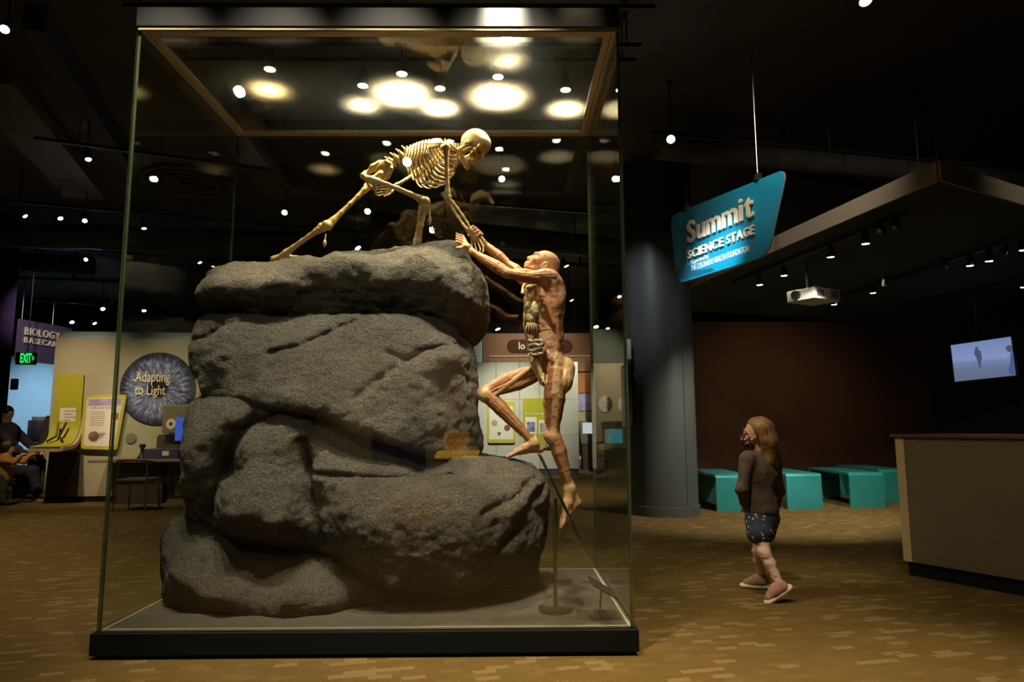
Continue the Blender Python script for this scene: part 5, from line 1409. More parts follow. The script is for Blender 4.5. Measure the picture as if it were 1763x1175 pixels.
mb = MB(); ff.rect(mb, x0, 2.75, x0+1.35, 3.6, -.2, 0); mb.build('upper_board', mat('grey_green_board', (.10,.11,.085), .6), tw)
mb = MB(); ff.rect(mb, x0, 0, x0+1.35, .098, -.19, -.02); mb.build('kick_base', M['navy'], tw)
def face_mat(nm, split):
    k = NT(nm); b = k.bsdf(.5); tc = k.n('ShaderNodeTexCoord'); sx = k.n('ShaderNodeSeparateXYZ'); k.l(tc.outputs['Generated'], sx.inputs[0])
    n = k.noise(7, 3, tc.outputs['Generated'])
    v = k.math('ADD', sx.outputs[0], k.math('MULTIPLY', k.math('SUBTRACT', n, .5), .5))
    k.l(k.ramp(v, [(split-.10, (.80,.70,.60)), (split, (.40,.33,.27)), (split+.06, (.07,.055,.045))]), b.inputs['Base Color']); return k.m
for px, nm, sp_ in ((1042, 'half_shadow_portrait', .62), (1076, 'pale_portrait', .95)):
    c0 = ff.hit(px, 696); r = .19
    ph = thing('face_photo', {1042: 'round face photo half in shadow, left one on the tan wall', 1076: 'round pale face photo, right one on the tan wall'}[px], 'photo', ff.p(*c0), 'round face photos')
    mb = MB(); ff.plate(mb, [(c0[0]+r*.92*math.cos(i*.2244), c0[1]+r*1.1*math.sin(i*.2244)) for i in range(28)], .002, .02); mb.build('portrait_disc', face_mat(nm, sp_), ph)
    for ex_ in (-.06, .06):
        mb = MB(); ff.plate(mb, [(c0[0]+ex_+.022*math.cos(i*.628), c0[1]+.04+.012*math.sin(i*.628)) for i in range(10)], .0205, .022); mb.build('eye_print', M['darkbrown'], ph)
    mb = MB(); ff.rect(mb, c0[0]-.045, c0[1]-.09, c0[0]+.045, c0[1]-.075, .0205, .022); mb.build('mouth_print', M['brown'], ph)
    mb = MB(); ff.plate(mb, [(c0[0]-.012, c0[1]-.04), (c0[0]+.016, c0[1]-.04), (c0[0]+.004, c0[1]+.03)], .0205, .022); mb.build('nose_print', M['textgrey'], ph)
cb = thing('dark_cabinet', 'dark cabinet below the teal screen behind the right pane', 'cabinet', (2.1, 13.7, 0))
p0, p1 = at(1046, 770, 13.8), at(1083, 835, 13.8)
MB().box((p0.x, 13.8, .02), (p1.x, 14.3, p0.z)).build('carcass', M['darkbrown'], cb, bevel=.01)
MB().box((p0.x+.03, 13.785, .08), (p1.x-.03, 13.799, p0.z-.05)).build('door', M['black'], cb)
sc_ = [at(1028, 782, 15.0), at(1046, 782, 15.0)]
chair('chair', 'small grey chair left of the dark cabinet behind the right pane', ((sc_[0].x+sc_[1].x)/2, 15.0), .30, .55, .82)
# stands inside the case
st = thing('label_stand', 'tall steel stand with a slanted dark label plate beside the hanging foot', 'stand', (.29, 4.1, ZP))
MB().tube([(.29, 4.10, ZP+.001), (.29, 4.10, ZP+.022), (.29, 4.10, ZP+.024)], [.098, .098, .092], 32).build('base_disc', M['silver'], st, smooth='auto')
tp = at(956, 858, 4.10)
MB().tube([(.29, 4.10, ZP+.024), (tp.x, 4.10, tp.z)], .011, 12).build('pole', M['silver'], st, smooth='auto')
def plate(p, q, dep, th, m, name, par):
    p, q = Vector(p), Vector(q); u = (q-p); n = Vector((-u.z, 0, u.x)).normalized()
    MB().obox((p+q)/2+n*th/2, u/2, Vector((0, dep/2, 0)), n*th/2).build(name, m, par, bevel=.002)
M['labelplate'] = mat('dark_label_plate', (.04,.045,.04), .35)
plate(at(927, 783, 4.10), at(994, 922, 4.10), .30, .010, M['labelplate'], 'label_plate', st)
s2 = thing('label_stand', 'short steel label stand near the front right corner of the case', 'stand', (.53, 3.96, ZP))
MB().tube([(.525, 3.96, ZP+.001), (.525, 3.96, ZP+.008)], .066, 28).build('base_disc', M['silver'], s2, smooth='auto')
tp = at(1036, 1014, 3.96)
MB().tube([(.525, 3.96, ZP+.008), (tp.x, 3.96, tp.z)], .0055, 10).build('pole', M['silver'], s2, smooth='auto')
plate(at(1016, 1001, 3.96), at(1058, 1026, 3.96), .22, .008, M['labelplate'], 'label_plate', s2)
# ------------------------------------------------------------------ people
M['skin'] = mat('skin', (.52, .30, .19), .5, var=.06, scale=20)
M['hair'] = None
def hair_mat(nm, c1, c2):
    k = NT(nm); b = k.bsdf(.45, 0, .4); tc = k.n('ShaderNodeTexCoord'); mp = k.n('ShaderNodeMapping'); mp.inputs['Scale'].default_value = (70, 70, 6)
    k.l(tc.outputs['Object'], mp.inputs[0]); n = k.noise(1.5, 3, mp.outputs[0])
    k.l(k.ramp(n, [(.3, c1), (.7, c2)]), b.inputs['Base Color']); k.bump(n, b, .5, .01); return k.m
def sdf_part(name, build, lo, hi, res, m, par, disp=0.0, dv=(1, 1, .6)):
    f = Field(lo, hi, res); build(f); me = f.mesh(name)
    if disp:
        V = mesh_co(me); set_co(me, V+mesh_nor(me)*(fbm(V*np.array(dv), 16, 3, 4)*disp)[:, None])
    return link_mesh(name, me, m, par)
def head_prims(f, c, F_, L_, U_, s, skin_only=True):
    R = np.stack([F_, L_, U_]); q = lambda a, b, d: c+(F_*a+L_*b+U_*d)*s
    rr = lambda *r: [x*s for x in r]
    f.ell(q(-.012, 0, .02), rr(.092, .073, .088), .02, rot=R)
    f.ell(q(.035, 0, -.035), rr(.055, .056, .072), .03, rot=R)
    f.ell(q(.058, 0, -.088), rr(.026, .030, .024), .025, rot=R)
    f.chain([q(.088, 0, .0), q(.104, 0, -.030)], rr(.010, .012), .012)
    f.ell(q(.100, 0, -.034), rr(.010, .015, .008), .008, rot=R)
    f.chain([q(.078, -.03, .020), q(.084, 0, .020), q(.078, .03, .020)], rr(.008, .008, .008), .014)
    f.chain([q(.086, -.016, -.062), q(.092, 0, -.060), q(.086, .016, -.062)], rr(.006, .007, .006), .006)
    for sd in (-1, 1):
        f.ell(q(.092, .032*sd, -.002), rr(.014, .018, .011), .008, 'sub', rot=R)
        f.ell(q(.076, .032*sd, -.002), rr(.013, .014, .012), .004, rot=R)
        f.ell(q(-.008, .076*sd, -.012), rr(.018, .009, .030), .008, rot=R)
    return q
def hand5(f, w, d, nrm, s=1.0):
    """wrist, direction, palm normal: palm, four curled fingers and a thumb"""
    d = d/np.linalg.norm(d); nrm = nrm-d*(nrm@d); nrm /= np.linalg.norm(nrm); sd = np.cross(d, nrm)
    f.cap(w-d*.02*s, w+d*.03*s, .022*s, .024*s, .01)
    f.ell(w+d*.045*s, (.034*s, .034*s, .03*s), .015)
    for i, (o, ln_) in enumerate(((-.024, .062), (-.008, .072), (.008, .068), (.022, .052))):
        k_ = w+(d*.075+sd*o)*s; a_ = k_+(d*.45+nrm*.25)*ln_*s; b_ = a_+(d*.25+nrm*.35)*ln_*s
        f.chain([w+(d*.04+sd*o*.8)*s, k_, a_, b_], [.011*s, .0095*s, .0088*s, .0075*s], .003)
    f.chain([w+(d*.02-sd*.022)*s, w+(d*.05-sd*.042+nrm*.012)*s, w+(d*.078-sd*.044+nrm*.026)*s], [.013*s, .0105*s, .0085*s], .008)

# --- the girl
GY = 5.0
def Gp(px, py, Y=GY): return np.array(at(px, py, Y))
girl = thing('person', 'girl in patterned mask, brown shirt, star shorts and pink leggings walking away past the case', 'person', (1.86, 5.0, 0))
LSg, RSg = Gp(1288, 792, 4.92), Gp(1331, 793, 5.08); LEg, LWg = Gp(1278, 842, 4.90), Gp(1283, 868, 5.02); REg, RWg = Gp(1338, 846, 5.14), Gp(1332, 880, 5.22)
LHg, LKg, LAg = Gp(1305, 893, 4.96), Gp(1316, 953, 4.86), Gp(1341, 1006, 4.80)
RHg, RKg, RAg = Gp(1320, 892, 5.05), Gp(1306, 950, 5.10), Gp(1311, 992, 5.18)
gF, gL, gU = frame3((-.95, .18, -.04), (0, 0, 1)); gc = Gp(1303, 745, 5.0)
tF = np.array((-.8, .6, 0)); tL = np.array((-.6, -.8, 0)); tR = np.stack([tF, tL, np.array((0, 0, 1.))])
CHg, WAg = Gp(1309, 815), Gp(1311, 862)
lo, hi = (1.35, 4.5, 0), (2.35, 5.5, 1.42)
def g_body(f):
    hq_ = head_prims(f, gc, gF, gL, gU, .95)
    f.chain([Gp(1307, 800), Gp(1305, 765)], [.045, .040], .02)
    f.ell(CHg, (.085, .115, .15), .03, rot=tR); f.ell(WAg, (.08, .10, .12), .05, rot=tR); f.ell(Gp(1312, 893), (.085, .11, .09), .04, rot=tR)
    for a, b, c in ((LSg, LEg, LWg), (RSg, REg, RWg)):
        f.chain([a, b, c], [.040, .030, .022], .02); hand5(f, c, (c-b), np.array((-.5, .6, .2)), .8)
    for a, b, c in ((LHg, LKg, LAg), (RHg, RKg, RAg)): f.chain([a, b, c], [.046, .027, .019], .02)
sdf_part('body', g_body, lo, hi, .0065, M['skin'], girl)
def g_shirt(f):
    f.ell(CHg, (.108, .138, .155), .03, rot=tR); f.ell(WAg, (.105, .125, .13), .06, rot=tR); f.ell(Gp(1311, 880), (.112, .130, .05), .05, rot=tR)
    f.chain([LSg, Gp(1309, 788), RSg], [.052, .060, .052], .04)
    f.chain([LSg, LEg, LEg+(LWg-LEg)*.9], [.056, .044, .036], .02); f.chain([RSg, REg, REg+(RWg-REg)*.9], [.056, .044, .036], .02)
    f.cap(Gp(1306, 788), Gp(1304, 760), .044, .044, .01, 'sub')
sdf_part('shirt', g_shirt, lo, hi, .0065, mat('brown_grey_shirt', (.085, .068, .054), .9, var=.15, scale=25, bump=.2, bscale=120), girl, .014)
def g_short(f):
    f.ell(Gp(1312, 893), (.106, .126, .085), .03, rot=tR)
    f.chain([LHg, LHg+(LKg-LHg)*.42], [.088, .092], .03); f.chain([RHg, RHg+(RKg-RHg)*.40], [.088, .090], .03)
def star_mat():
    k = NT('star_denim'); b = k.bsdf(.85); tc = k.n('ShaderNodeTexCoord'); v = k.n('ShaderNodeTexVoronoi'); v.inputs['Scale'].default_value = 30; k.l(tc.outputs['Object'], v.inputs['Vector'])
    k.l(k.ramp(v.outputs['Distance'], [(.0, (.55,.57,.64)), (.20, (.50,.52,.60)), (.27, (.032,.046,.105)), (1, (.022,.034,.075))]), b.inputs['Base Color']); return k.m
sdf_part('shorts', g_short, lo, hi, .0065, star_mat(), girl, .010)
def g_leg(f):
    f.chain([LHg+(LKg-LHg)*.25, LKg, LKg+(LAg-LKg)*.35, LAg], [.062, .040, .039, .026], .02); f.chain([RHg+(RKg-RHg)*.25, RKg, RKg+(RAg-RKg)*.35, RAg], [.062, .040, .038, .026], .02)
sdf_part('leggings', g_leg, lo, hi, .006, mat('pale_pink_leggings', (.76, .53, .49), .9, var=.06, scale=12), girl, .010, (.8, .8, 1.9))
M['pinkshoe'] = mat('pink_knit_shoe', (.44, .25, .22), .85, var=.12, scale=60); M['sole'] = mat('white_shoe_sole', (.72, .66, .56), .6)
def shoe(A_, heel, toe, up):
    heel, toe, up = np.array(heel), np.array(toe), np.array(up)
    d = (toe-heel)/np.linalg.norm(toe-heel)
    def up_(f):
        f.chain([A_, heel+up*.055+d*.045], [.033, .038], .02); f.chain([heel+up*.045+d*.03, heel+up*.052+d*.09, toe+up*.036-d*.03], [.036, .038, .030], .03)
    def so(f):
        f.chain([heel+up*.020+d*.012, heel+up*.018+d*.08, toe+up*.018-d*.015], [.043, .040, .038], .02, flat=(*up, 1.75))
    s_ = sdf_part('shoe', up_, np.minimum(np.minimum(A_, heel), toe)-.1, np.maximum(np.maximum(A_, heel), toe)+.1, .005, M['pinkshoe'], girl)
    sdf_part('sole', so, np.minimum(heel, toe)-.1, np.maximum(heel, toe)+.1, .005, M['sole'], s_)
rd = np.array((-.93, .30, 0)); rd /= np.linalg.norm(rd); rh = np.array((RAg[0], RAg[1], 0))-rd*.045; shoe(RAg, rh, rh+rd*.18, (0, 0, 1))
tL_ = np.array(on_z(1324, 1038)); dL = tL_-(LAg-np.array((0, 0, .075))); dL /= np.linalg.norm(dL); u_ = np.cross(np.cross(dL, np.array((0,0,1.))), dL); u_ = u_/np.linalg.norm(u_)
hL = LAg-dL*.042-u_*.075; shoe(LAg, hL, hL+dL*.18, u_)
def g_hair(f):
    q = lambda a, b, d: gc+(gF*a+gL*b+gU*d)*.95
    f.ell(q(-.02, 0, .030), (.096, .082, .090), .02, rot=np.stack([gF, gL, gU]))
    f.chain([q(-.05, .03, .02), q(-.075, .04, -.07), Gp(1322, 795, 4.96), Gp(1327, 815, 4.98)], [.075, .062, .050, .022], .03)
    f.chain([q(-.05, -.03, .02), q(-.08, -.03, -.07), Gp(1327, 795, 5.05), Gp(1330, 812, 5.05)], [.075, .062, .050, .022], .03)
    f.chain([q(-.005, .07, .03), q(-.035, .078, -.06), Gp(1312, 785, 4.94)], [.026, .026, .012], .02)
    f.ell(q(.106, 0, -.02), (.100, .11, .100), .012, 'sub', rot=np.stack([gF, gL, gU]))
sdf_part('hair', g_hair, lo, hi, .0055, hair_mat('brown_hair', (.10,.055,.026), (.28,.165,.08)), girl, .006)
def mask_mat():
    k = NT('patterned_mask'); b = k.bsdf(.85); tc = k.n('ShaderNodeTexCoord'); v = k.n('ShaderNodeTexVoronoi'); v.inputs['Scale'].default_value = 38; k.l(tc.outputs['Object'], v.inputs['Vector'])
    k.l(k.ramp(v.outputs['Distance'], [(.0, (.75,.55,.42)), (.28, (.60,.30,.24)), (.36, (.05,.012,.022)), (1, (.03,.01,.016))]), b.inputs['Base Color']); return k.m
def g_mask(f):
    q = lambda a, b, d: gc+(gF*a+gL*b+gU*d)*.95; R = np.stack([gF, gL, gU])
    f.ell(q(.054, 0, -.064), (.058, .060, .054), .02, rot=R); f.ell(q(.092, 0, -.040), (.030, .034, .032), .03, rot=R)
    f.ell(q(-.03, 0, -.04), (.068, .12, .12), .01, 'sub', rot=R)
mk = sdf_part('face_mask', g_mask, gc-.16, gc+.16, .0045, mask_mat(), girl)
q_ = lambda a, b, d: Vector(gc+(gF*a+gL*b+gU*d)*.95)
MB().tube(smooth_path([q_(.045, .058, -.045), q_(.02, .074, -.025), q_(-.012, .082, .0)], 4), .003, 6).build('ear_loop', M['sole'], mk)
eb = sdf_part('eye', lambda f: [f.ell(np.array(q_(.080, .034*s_, -.004)), (.011, .012, .009), 0) for s_ in (-1, 1)], gc-.13, gc+.13, .003, mat('dark_eye', (.03,.02,.015), .2), girl)

# --- the seated man and the child at the left edge
def PY(px, py, Y): return np.array(at(px, py, Y))
man = thing('person', 'man in dark clothes and jeans seated at the left edge, seen against the blue wall', 'person', (-8.2, 11.6, 0))
my = 11.7
mc = PY(13, 712, my); mF, mL, mU = frame3((.95, -.05, -.25), (.25, 0, .95)); mR = np.stack([mF, mL, mU])
SHm, HPm = PY(12, 738, my), PY(4, 808, my)
KN1, AN1 = PY(56, 812, my-.12), PY(66, 848, my-.12); KN2, AN2 = PY(44, 815, my+.14), PY(24, 856, my+.14)
EL, WR = PY(30, 776, my-.22), PY(47, 782, my-.20)
lo, hi = np.array((-9.3, 11.2, 0)), np.array((-7.5, 12.2, 1.6))
def m_body(f):
    head_prims(f, mc, mF, mL, mU, 1.05); f.cap(SHm, mc-mU*.08, .075, .065, .03)
    f.chain([SHm-np.array((0,0,.08)), HPm], [.15, .14], .05)
    for s_ in (-1, 1): f.chain([SHm+np.array((.0, .18*s_, -.04)), EL if s_ < 0 else EL+np.array((0,.45,0)), WR if s_ < 0 else WR+np.array((0,.3,0))], [.055,.045,.032], .03)
    hand5(f, WR, np.array((1., .1, -.1)), np.array((0, 0, -1.))); hand5(f, WR+np.array((0,.3,0)), np.array((1., -.1, -.1)), np.array((0, 0, -1.)))
    f.chain([HPm+np.array((0,-.1,0)), KN1, AN1], [.09,.065,.045], .03); f.chain([HPm+np.array((0,.1,0)), KN2, AN2], [.09,.065,.045], .03)
sdf_part('body', m_body, lo, hi, .013, M['skin'], man)
def m_shirt(f):
    f.chain([SHm-np.array((0,0,.07)), HPm-np.array((0,0,.03))], [.185,.175], .05); f.chain([SHm+np.array((0,-.2,-.03)), SHm+np.array((0,.2,-.03))], [.08,.08], .05)
    for s_ in (-1, 1): f.chain([SHm+np.array((.0, .19*s_, -.04)), EL if s_ < 0 else EL+np.array((0,.45,0)), WR if s_ < 0 else WR+np.array((0,.3,0))], [.080,.066,.048], .03)
sdf_part('jacket', m_shirt, lo, hi, .013, mat('dark_purple_jacket', (.035,.026,.04), .9, var=.2), man, .015)
def m_jean(f):
    f.chain([HPm+np.array((0,-.1,-.02)), KN1, AN1], [.125,.092,.070], .04); f.chain([HPm+np.array((0,.1,-.02)), KN2, AN2], [.125,.092,.070], .04)
sdf_part('jeans', m_jean, lo, hi, .013, mat('dark_jeans', (.018,.020,.032), .9), man, .015)
sdf_part('hair', lambda f: (f.ell(mc-mF*.025+mU*.03, (.108,.088,.10), 0, rot=mR), f.ell(mc+mF*.085-mU*.03, (.075,.09,.09), .01, 'sub', rot=mR)), lo, hi, .010, hair_mat('dark_hair', (.012,.008,.006), (.03,.02,.015)), man)
def man_shoe(A_):
    sh_ = sdf_part('shoe', lambda f: f.chain([A_-np.array((.03,0,.03)), A_+np.array((.10,0,-.06)), A_+np.array((.20,0,-.085))], [.055,.05,.04], .04), A_-.25, A_+.3, .01, mat('dark_shoe', (.02,.017,.014), .7), man)
    z = A_[2]-.135; MB().prism([(A_[0]-.09+x, A_[1]+y, z) for x, y in [(p[0]+.16, p[1]) for p in round_rect(.34, .10, .045)]], (0, 0, .03)).build('sole', mat('tan_sole', (.35,.27,.14), .7), sh_)
man_shoe(AN1); man_shoe(AN2)
chair('chair', 'dark stool chair under the seated man at the left edge', (HPm[0]+.05, my), .46, HPm[2]-.17, HPm[2]+.2, M['black'])
kid = thing('person', 'small child in a mustard sweater standing at the left edge before the seated man', 'person', (-7.9, 11.0, 0))
ky = 11.0
kc = PY(14, 772, ky); kF, kL, kU = frame3((.95, .25, -.1), (.1, 0, 1)); kR = np.stack([kF, kL, kU])
SHk, HPk = PY(8, 792, ky), PY(6, 822, ky)
KA = [(PY(3, 843, ky-.06), PY(4, 864, ky-.06)), (PY(12, 843, ky+.06), PY(12, 862, ky+.06))]
ELk, WRk = PY(24, 796, ky-.14), PY(38, 784, ky-.10)
lo, hi = np.array((-8.7, 10.6, 0)), np.array((-7.4, 11.5, 1.2))
def k_body(f):
    head_prims(f, kc, kF, kL, kU, .85); f.cap(SHk, kc-kU*.06, .04, .04, .02); f.chain([SHk, HPk], [.10,.10], .04)
    for s_ in (-1, 1):
        o = np.array((0, .22, 0)) if s_ > 0 else 0
        f.chain([SHk+np.array((0,.10*s_,0)), ELk+o, WRk+o], [.035,.028,.02], .02); hand5(f, WRk+o, np.array((1., 0, .3)), np.array((0, 0, -1.)), .7)
    for (a, b), s_ in zip(KA, (-1, 1)): f.chain([HPk+np.array((0,.05*s_,0)), a, b], [.06,.045,.035], .02)
sdf_part('body', k_body, lo, hi, .011, M['skin'], kid)
def k_sw(f):
    f.chain([SHk-np.array((0,0,.02)), HPk], [.125,.13], .04)
    for s_ in (-1, 1):
        o = np.array((0, .22, 0)) if s_ > 0 else 0
        f.chain([SHk+np.array((0,.11*s_,0)), ELk+o, WRk+o], [.055,.046,.036], .02)
sdf_part('sweater', k_sw, lo, hi, .011, mat('mustard_sweater', (.36,.19,.035), .9, var=.1), kid, .010)
sdf_part('trousers', lambda f: [f.chain([HPk+np.array((0,.05*s_,0)), a, b], [.10,.075,.06], .03) for (a, b), s_ in zip(KA, (-1, 1))], lo, hi, .011, mat('dark_olive_trousers', (.05,.05,.035), .9), kid, .010)
sdf_part('hair', lambda f: (f.ell(kc-kF*.02+kU*.025, (.105,.09,.10), 0, rot=kR), f.ell(kc+kF*.085-kU*.02, (.07,.08,.075), .01, 'sub', rot=kR)), lo, hi, .009, hair_mat('kid_hair', (.02,.012,.008), (.05,.03,.02)), kid, .02)
for a, b in KA:
    sdf_part('shoe', lambda f: f.chain([np.array((b[0]-.02, b[1], .045)), np.array((b[0]+.12, b[1]+.02, .04))], [.045,.04], .02), b-.25, b+.3, .01, mat('dark_shoe', (.02,.017,.014), .7), kid)
# ------------------------------------------------------------------ ceiling gear: tracks, track spots, ducts, pipes
def track(name, label, a, b, drop_to=CEIL, n=3, group='ceiling tracks'):
    a, b = Vector(a), Vector(b)
    t = MB().bar(a, b, .018, .018).build(name, M['black'])
    for i in range(n):
        p = lerp(a, b, (i+.5)/n); MB().tube([p, (p.x, p.y, drop_to)], .005, 6).build('drop_rod', M['black'], t)
    return tag(t, label, 'lighting track', group)
TZ = 4.36
def tz(px, py, z=TZ): return on_z(px, py, z)
tracks = {}
def tr_px(key, label, p, q, z=TZ, drop=CEIL):
    tracks[key] = (tz(*p, z), tz(*q, z)); return track('lighting_track', label, *tracks[key], drop)
tr_px('A', 'ceiling lighting track crossing above the left pane of the case, nearest one', (60, 238), (470, 293))
tr_px('B', 'ceiling lighting track with three lit spots at upper left', (-40, 342), (640, 402))
tr_px('C', 'ceiling lighting track behind the three lit spots at upper left', (50, 425), (430, 452))
tr_px('D', 'farthest low lighting track above the beige exhibit wall', (30, 515), (340, 536))
tr_px('E', 'lighting track crossing behind the skull of the skeleton', (700, 342), (1090, 372))
tr_px('F', 'lighting track high at the right above the blue sign', (1120, 228), (1700, 286))
def lamp(px, py, label, z=TZ, dz=.17, r=.038, lens='lens', aim=(0, -.5, -1), group='ceiling track spotlights', track_z=None, top=None):
    """a track spot whose lens is at the given place; tilted, with a stem up to its track"""
    p = tz(px, py, z-dz); t = thing('track_spotlight', label, 'spotlight', p, group)
    a = Vector(aim).normalized()
    lamp_head('lamp_head', p, p+a, r, .15, M[lens], t)
    e = p-a*.13
    MB().tube([e, (e.x, e.y, CEIL)], .009, 6).build('stem', M['black'], t)
    MB().box((e.x-.03, e.y-.02, CEIL-.03), (e.x+.03, e.y+.02, CEIL)).build('track_adapter', M['black'], t)
    return t
lamp(8, 50, 'bright spotlight in the far upper left corner of the view', lens='lens', aim=(.3, -.6, -.8), top=CEIL-.02)
lamp(152, 274, 'lit spotlight on the nearest track, left of the case at mid height', lens='lens_cool', aim=(.3, -.2, -1))
lamp(43, 372, 'leftmost of the three lit spots on the upper left track', lens='lens', aim=(.7, .1, -.8))
lamp(104, 376, 'middle one of the three lit spots on the upper left track', lens='lens', aim=(.6, -.3, -.8))
lamp(146, 380, 'right one of the three lit spots on the upper left track', lens='lens_cool', aim=(.4, -.6, -.8))
lamp(248, 393, 'lit spot seen just inside the left glass pane of the case', lens='lens_cool', aim=(.2, -.1, -1))
lamp(148, 447, 'single lit spot below the three on the upper left track', lens='lens_cool', aim=(.1, -.9, -.6))
lamp(344, 452, 'lit spot just above the left end of the top boulder', lens='lens', aim=(.5, 0, -1))
lamp(177, 532, 'lit spot above the beige exhibit wall left of the case edge', lens='lens', aim=(.5, -.4, -.8), r=.06)
lamp(124, 555, 'lit spot right of the Biology sign', lens='lens', aim=(.5, -.4, -.8), r=.065)
lamp(163, 557, 'lit spot over the top edge of the beige wall', lens='lens_warm', aim=(.6, -.1, -.8), r=.06)
lamp(248, 535, 'lit spot above the iris disc', lens='lens_warm', aim=(.3, -.3, -.9), r=.06)
lamp(130, 575, 'lowest small warm spot just over the beige wall', lens='lens_warm', aim=(.6, 0, -.6), r=.06)
lamp(633, 364, 'bluish lit spot seen between the legs of the skeleton', lens='lens_cool', aim=(.0, -.9, -.6), r=.05)
lamp(490, 366, 'bluish lit spot left of the rear thigh of the skeleton', lens='lens_cool', aim=(.2, -.8, -.6), r=.045)
lamp(616, 427, 'dimmer lit spot low between the legs of the skeleton', lens='lens', aim=(.6, -.2, -.9), r=.06)
lamp(864, 308, 'lit spot right of the jaw of the skeleton', lens='lens_cool', aim=(0, -.8, -.6), r=.045)
lamp(975, 458, 'lit spot right of the head of the climbing figure', lens='lens', aim=(.5, 0, -1), r=.055)
lamp(984, 517, 'small lit spot right of the shoulder of the climbing figure', lens='lens', aim=(.4, 0, -1), r=.05)
lamp(857, 567, 'small lit spot left of the chest of the climbing figure', lens='lens', aim=(.4, -.2, -1), r=.09)
lamp(1026, 563, 'lit spot beyond the back right edge of the case', lens='lens_warm', aim=(.2, -.5, -1), r=.09)
lamp(1046, 566, 'last small spot beyond the right pane of the case', lens='lens_warm', aim=(.2, -.5, -1), r=.07)
lamp(1066, 511, 'lit spot beside the right edge of the case at shoulder height', lens='lens_cool', aim=(.2, -.6, -1), r=.05)
lamp(1155, 240, 'bright spot right of the case, above the blue sign', lens='lens', aim=(-.3, -1, -.5), r=.05)
lamp(1490, 1, 'bright spot at the top edge of the view over the canopy', lens='lens', aim=(0, -.4, -1), r=.05, top=CEIL-.02)
lamp(1128, 388, 'lit spot over the top of the dark column', lens='lens_cool', aim=(0, -.1, -1), r=.05)
# under the canopy
SZ = 3.19
def st_track(key, label, p, q):
    tracks[key] = (on_z(*p, SZ-.022), on_z(*q, SZ-.022)); return track('lighting_track', label, *tracks[key], SZ+.012, 4, 'tracks under the canopy')
st_track('S1', 'front lighting track under the canopy along its left edge', (1262, 486), (1560, 368))
st_track('S2', 'middle lighting track under the canopy', (1420, 520), (1800, 394))
st_track('S3', 'rear lighting track under the canopy', (1545, 530), (1800, 470))
S_L = [(1308, 490, 1, 'first lit lamp from the left on the front canopy track'), (1350, 474, 1, 'second lit lamp on the front canopy track, over the projector'),
       (1430, 442, 1, 'third lit lamp on the front canopy track, right of the projector pole'), (1490, 419, 1, 'fourth and largest lit lamp on the front canopy track'),
       (1516, 402, 0, 'unlit lamp right of the largest lit lamp on the front canopy track'), (1542, 394, 0, 'last unlit lamp at the right end of the front canopy track'),
       (1436, 524, 1, 'small lit lamp just under the right end of the projector'), (1503, 504, 1, 'lit lamp on the middle canopy track right of the projector'),
       (1525, 492, 0, 'unlit lamp next to the lit one on the middle canopy track'), (1625, 462, 0, 'unlit lamp left of the two lit lamps on the middle canopy track'),
       (1670, 457, 1, 'left one of two lit lamps together on the middle canopy track'), (1703, 449, 1, 'right one of two lit lamps together on the middle canopy track'),
       (1730, 438, 0, 'unlit lamp right of the two lit lamps on the middle canopy track'), (1762, 430, 1, 'lit lamp cut by the right edge on the middle canopy track'),
       (1663, 512, 0, 'unlit lamp on the rear canopy track above the television'), (1762, 494, 1, 'lit lamp cut by the right edge on the rear canopy track')]
M['unlit'] = mat('unlit_lens', (.05, .05, .05), .3)
for px, py, lit, lab in S_L:
    p = on_z(px, py, SZ-.16); t = thing('track_spotlight', lab, 'spotlight', p, 'spotlights under the canopy')
    lamp_head('lamp_head', p, p+Vector((.05, .1, -1)), .045, .12, M['lens' if lit else 'unlit'], t)
    MB().tube([p+Vector((0, 0, .11)), (p.x, p.y, SZ-.012)], .009, 6).build('stem', M['black'], t)
# ducts, pipes and beams
def duct(name, label, pts, r, m='duct', cat='duct', hang=True):
    d = MB().tube(smooth_path(pts, 4) if len(pts) > 2 else pts, r, 20).build(name, M[m], None, smooth='auto')
    if hang:
        for t_ in (.25, .75):
            p = lerp(pts[0], pts[-1], t_); s_ = MB(); s_.box((p.x-.02, p.y-.02, p.z), (p.x+.02, p.y+.02, CEIL)); s_.build('strap', M['black'], d)
    return tag(d, label, cat)
duct('duct', 'large round dark duct running across above the blue sign', [tz(1130, 250, 4.5), tz(1900, 330, 4.5)], .17)
duct('pipe', 'thin pipe under the ceiling running over the blue sign', [tz(1140, 268, 4.6), tz(1500, 322, 4.6)], .03, cat='pipe')
duct('pipe', 'thin pipe just right of the top of the case', [tz(1062, 60, 4.7), tz(1125, -40, 4.7)], .02, cat='pipe')
duct('duct', 'long pale duct behind the upper left tracks', [tz(-60, 402, 4.5), tz(520, 420, 4.5)], .22)
duct('pipe', 'far thin pipe above the beige exhibit wall', [tz(20, 478, 4.5), tz(420, 492, 4.5)], .035, cat='pipe')
duct('duct', 'short duct piece far left behind the lamp', [tz(40, 452, 4.6), tz(160, 458, 4.6)], .2)
duct('pipe', 'far pipe line seen through the case behind the climbing figure', [tz(700, 440, 4.5), tz(1090, 462, 4.5)], .05, cat='pipe')
duct('duct', 'dark duct seen through the case left of the climbing figure', [tz(640, 385, 4.45), tz(1090, 432, 4.45)], .2)
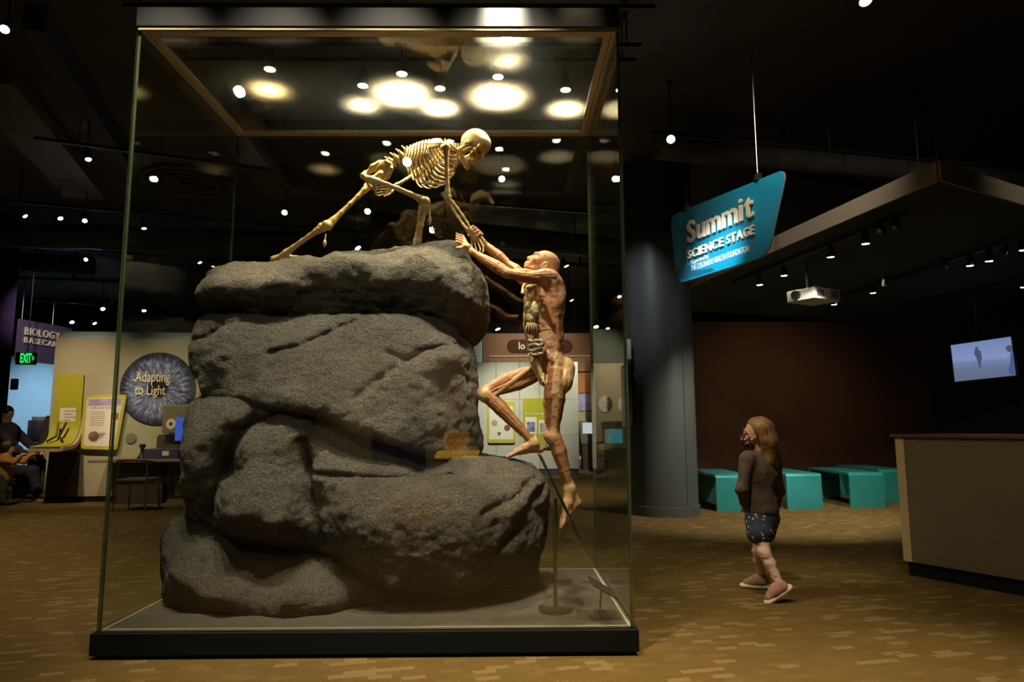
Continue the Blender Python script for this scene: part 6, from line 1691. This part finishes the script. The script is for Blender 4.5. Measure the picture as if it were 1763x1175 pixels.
for i, (p, q, w) in enumerate((((-30, 120), (150, 330), .55), ((60, 30), (230, 300), .18), ((330, 120), (480, 330), .35))):
    a_, b_ = on_z(*p, CEIL-.12), on_z(*q, CEIL-.12)
    bm_ = MB().bar(a_, b_, w/2, .12).build('ceiling_beam', M['duct' if i != 1 else 'darkwall'])
    bm_['kind'] = 'structure'
# round air diffuser
c0 = on_z(322, 312, CEIL-.02); df = thing('air_diffuser', 'large round air diffuser on the ceiling seen through the left pane', 'air diffuser', c0)
for r0 in (.62, .46, .30, .15):
    mb = MB(); n = 36
    ps = [(c0.x+r0*math.cos(2*math.pi*i/n), c0.y+r0*math.sin(2*math.pi*i/n), CEIL-.03) for i in range(n+1)]
    mb.tube(ps, .035, 8, caps=False); mb.build('ring', M['duct'], df, smooth=True)
"""end of ceiling gear"""
# ------------------------------------------------------------------ what stands behind the viewer and shows as a reflection in the front glass
k0 = thing('reading_shelf', 'amber lit reading shelf behind the viewer, mirrored in the front glass', 'shelf', (-.68, -2.0, 0))
MB().box((-.86, -2.30, 0), (-.50, -2.24, 1.12)).build('back_panel', mat('amber_panel', (.62,.36,.04), .6), k0)
MB().prism([(-.95, -2.23, .82), (-.35, -2.23, .82), (-.35, -1.72, .74), (-.95, -1.72, .74)], (0, 0, .035)).build('shelf_board', mat('amber_shelf', (.75,.45,.06), .6), k0, bevel=.01)
MB().box((-.80, -2.22, 0), (-.52, -2.16, .815)).build('support', M['darkbrown'], k0)
tw2 = thing('exhibit_wall', 'tan exhibit wall behind the viewer, faintly mirrored in the front glass', 'exhibit wall', (-.9, -3.4, 0))
MB().box((-3.0, -3.5, 0), (-.6, -3.4, 2.4)).build('panel_board', M['tan'], tw2)
MB().box((-.58, -3.5, 0), (-.30, -3.4, 2.4)).build('panel_board', M['wallbeige'], tw2)
MB().box((-2.1, -3.395, .5), (-1.25, -3.38, 1.6)).build('photo_print', M['navy'], tw2)
spot('track_or_fill_light', (-.7, -1.2, 4.5), (-.68, -2.05, .8), 1800, 24, (1, .8, .5), 1, .05)
spot('track_or_fill_light', (-1.6, -1.4, 4.5), (-1.5, -3.4, 1.2), 500, 50, (1, .85, .62), 1, .05)
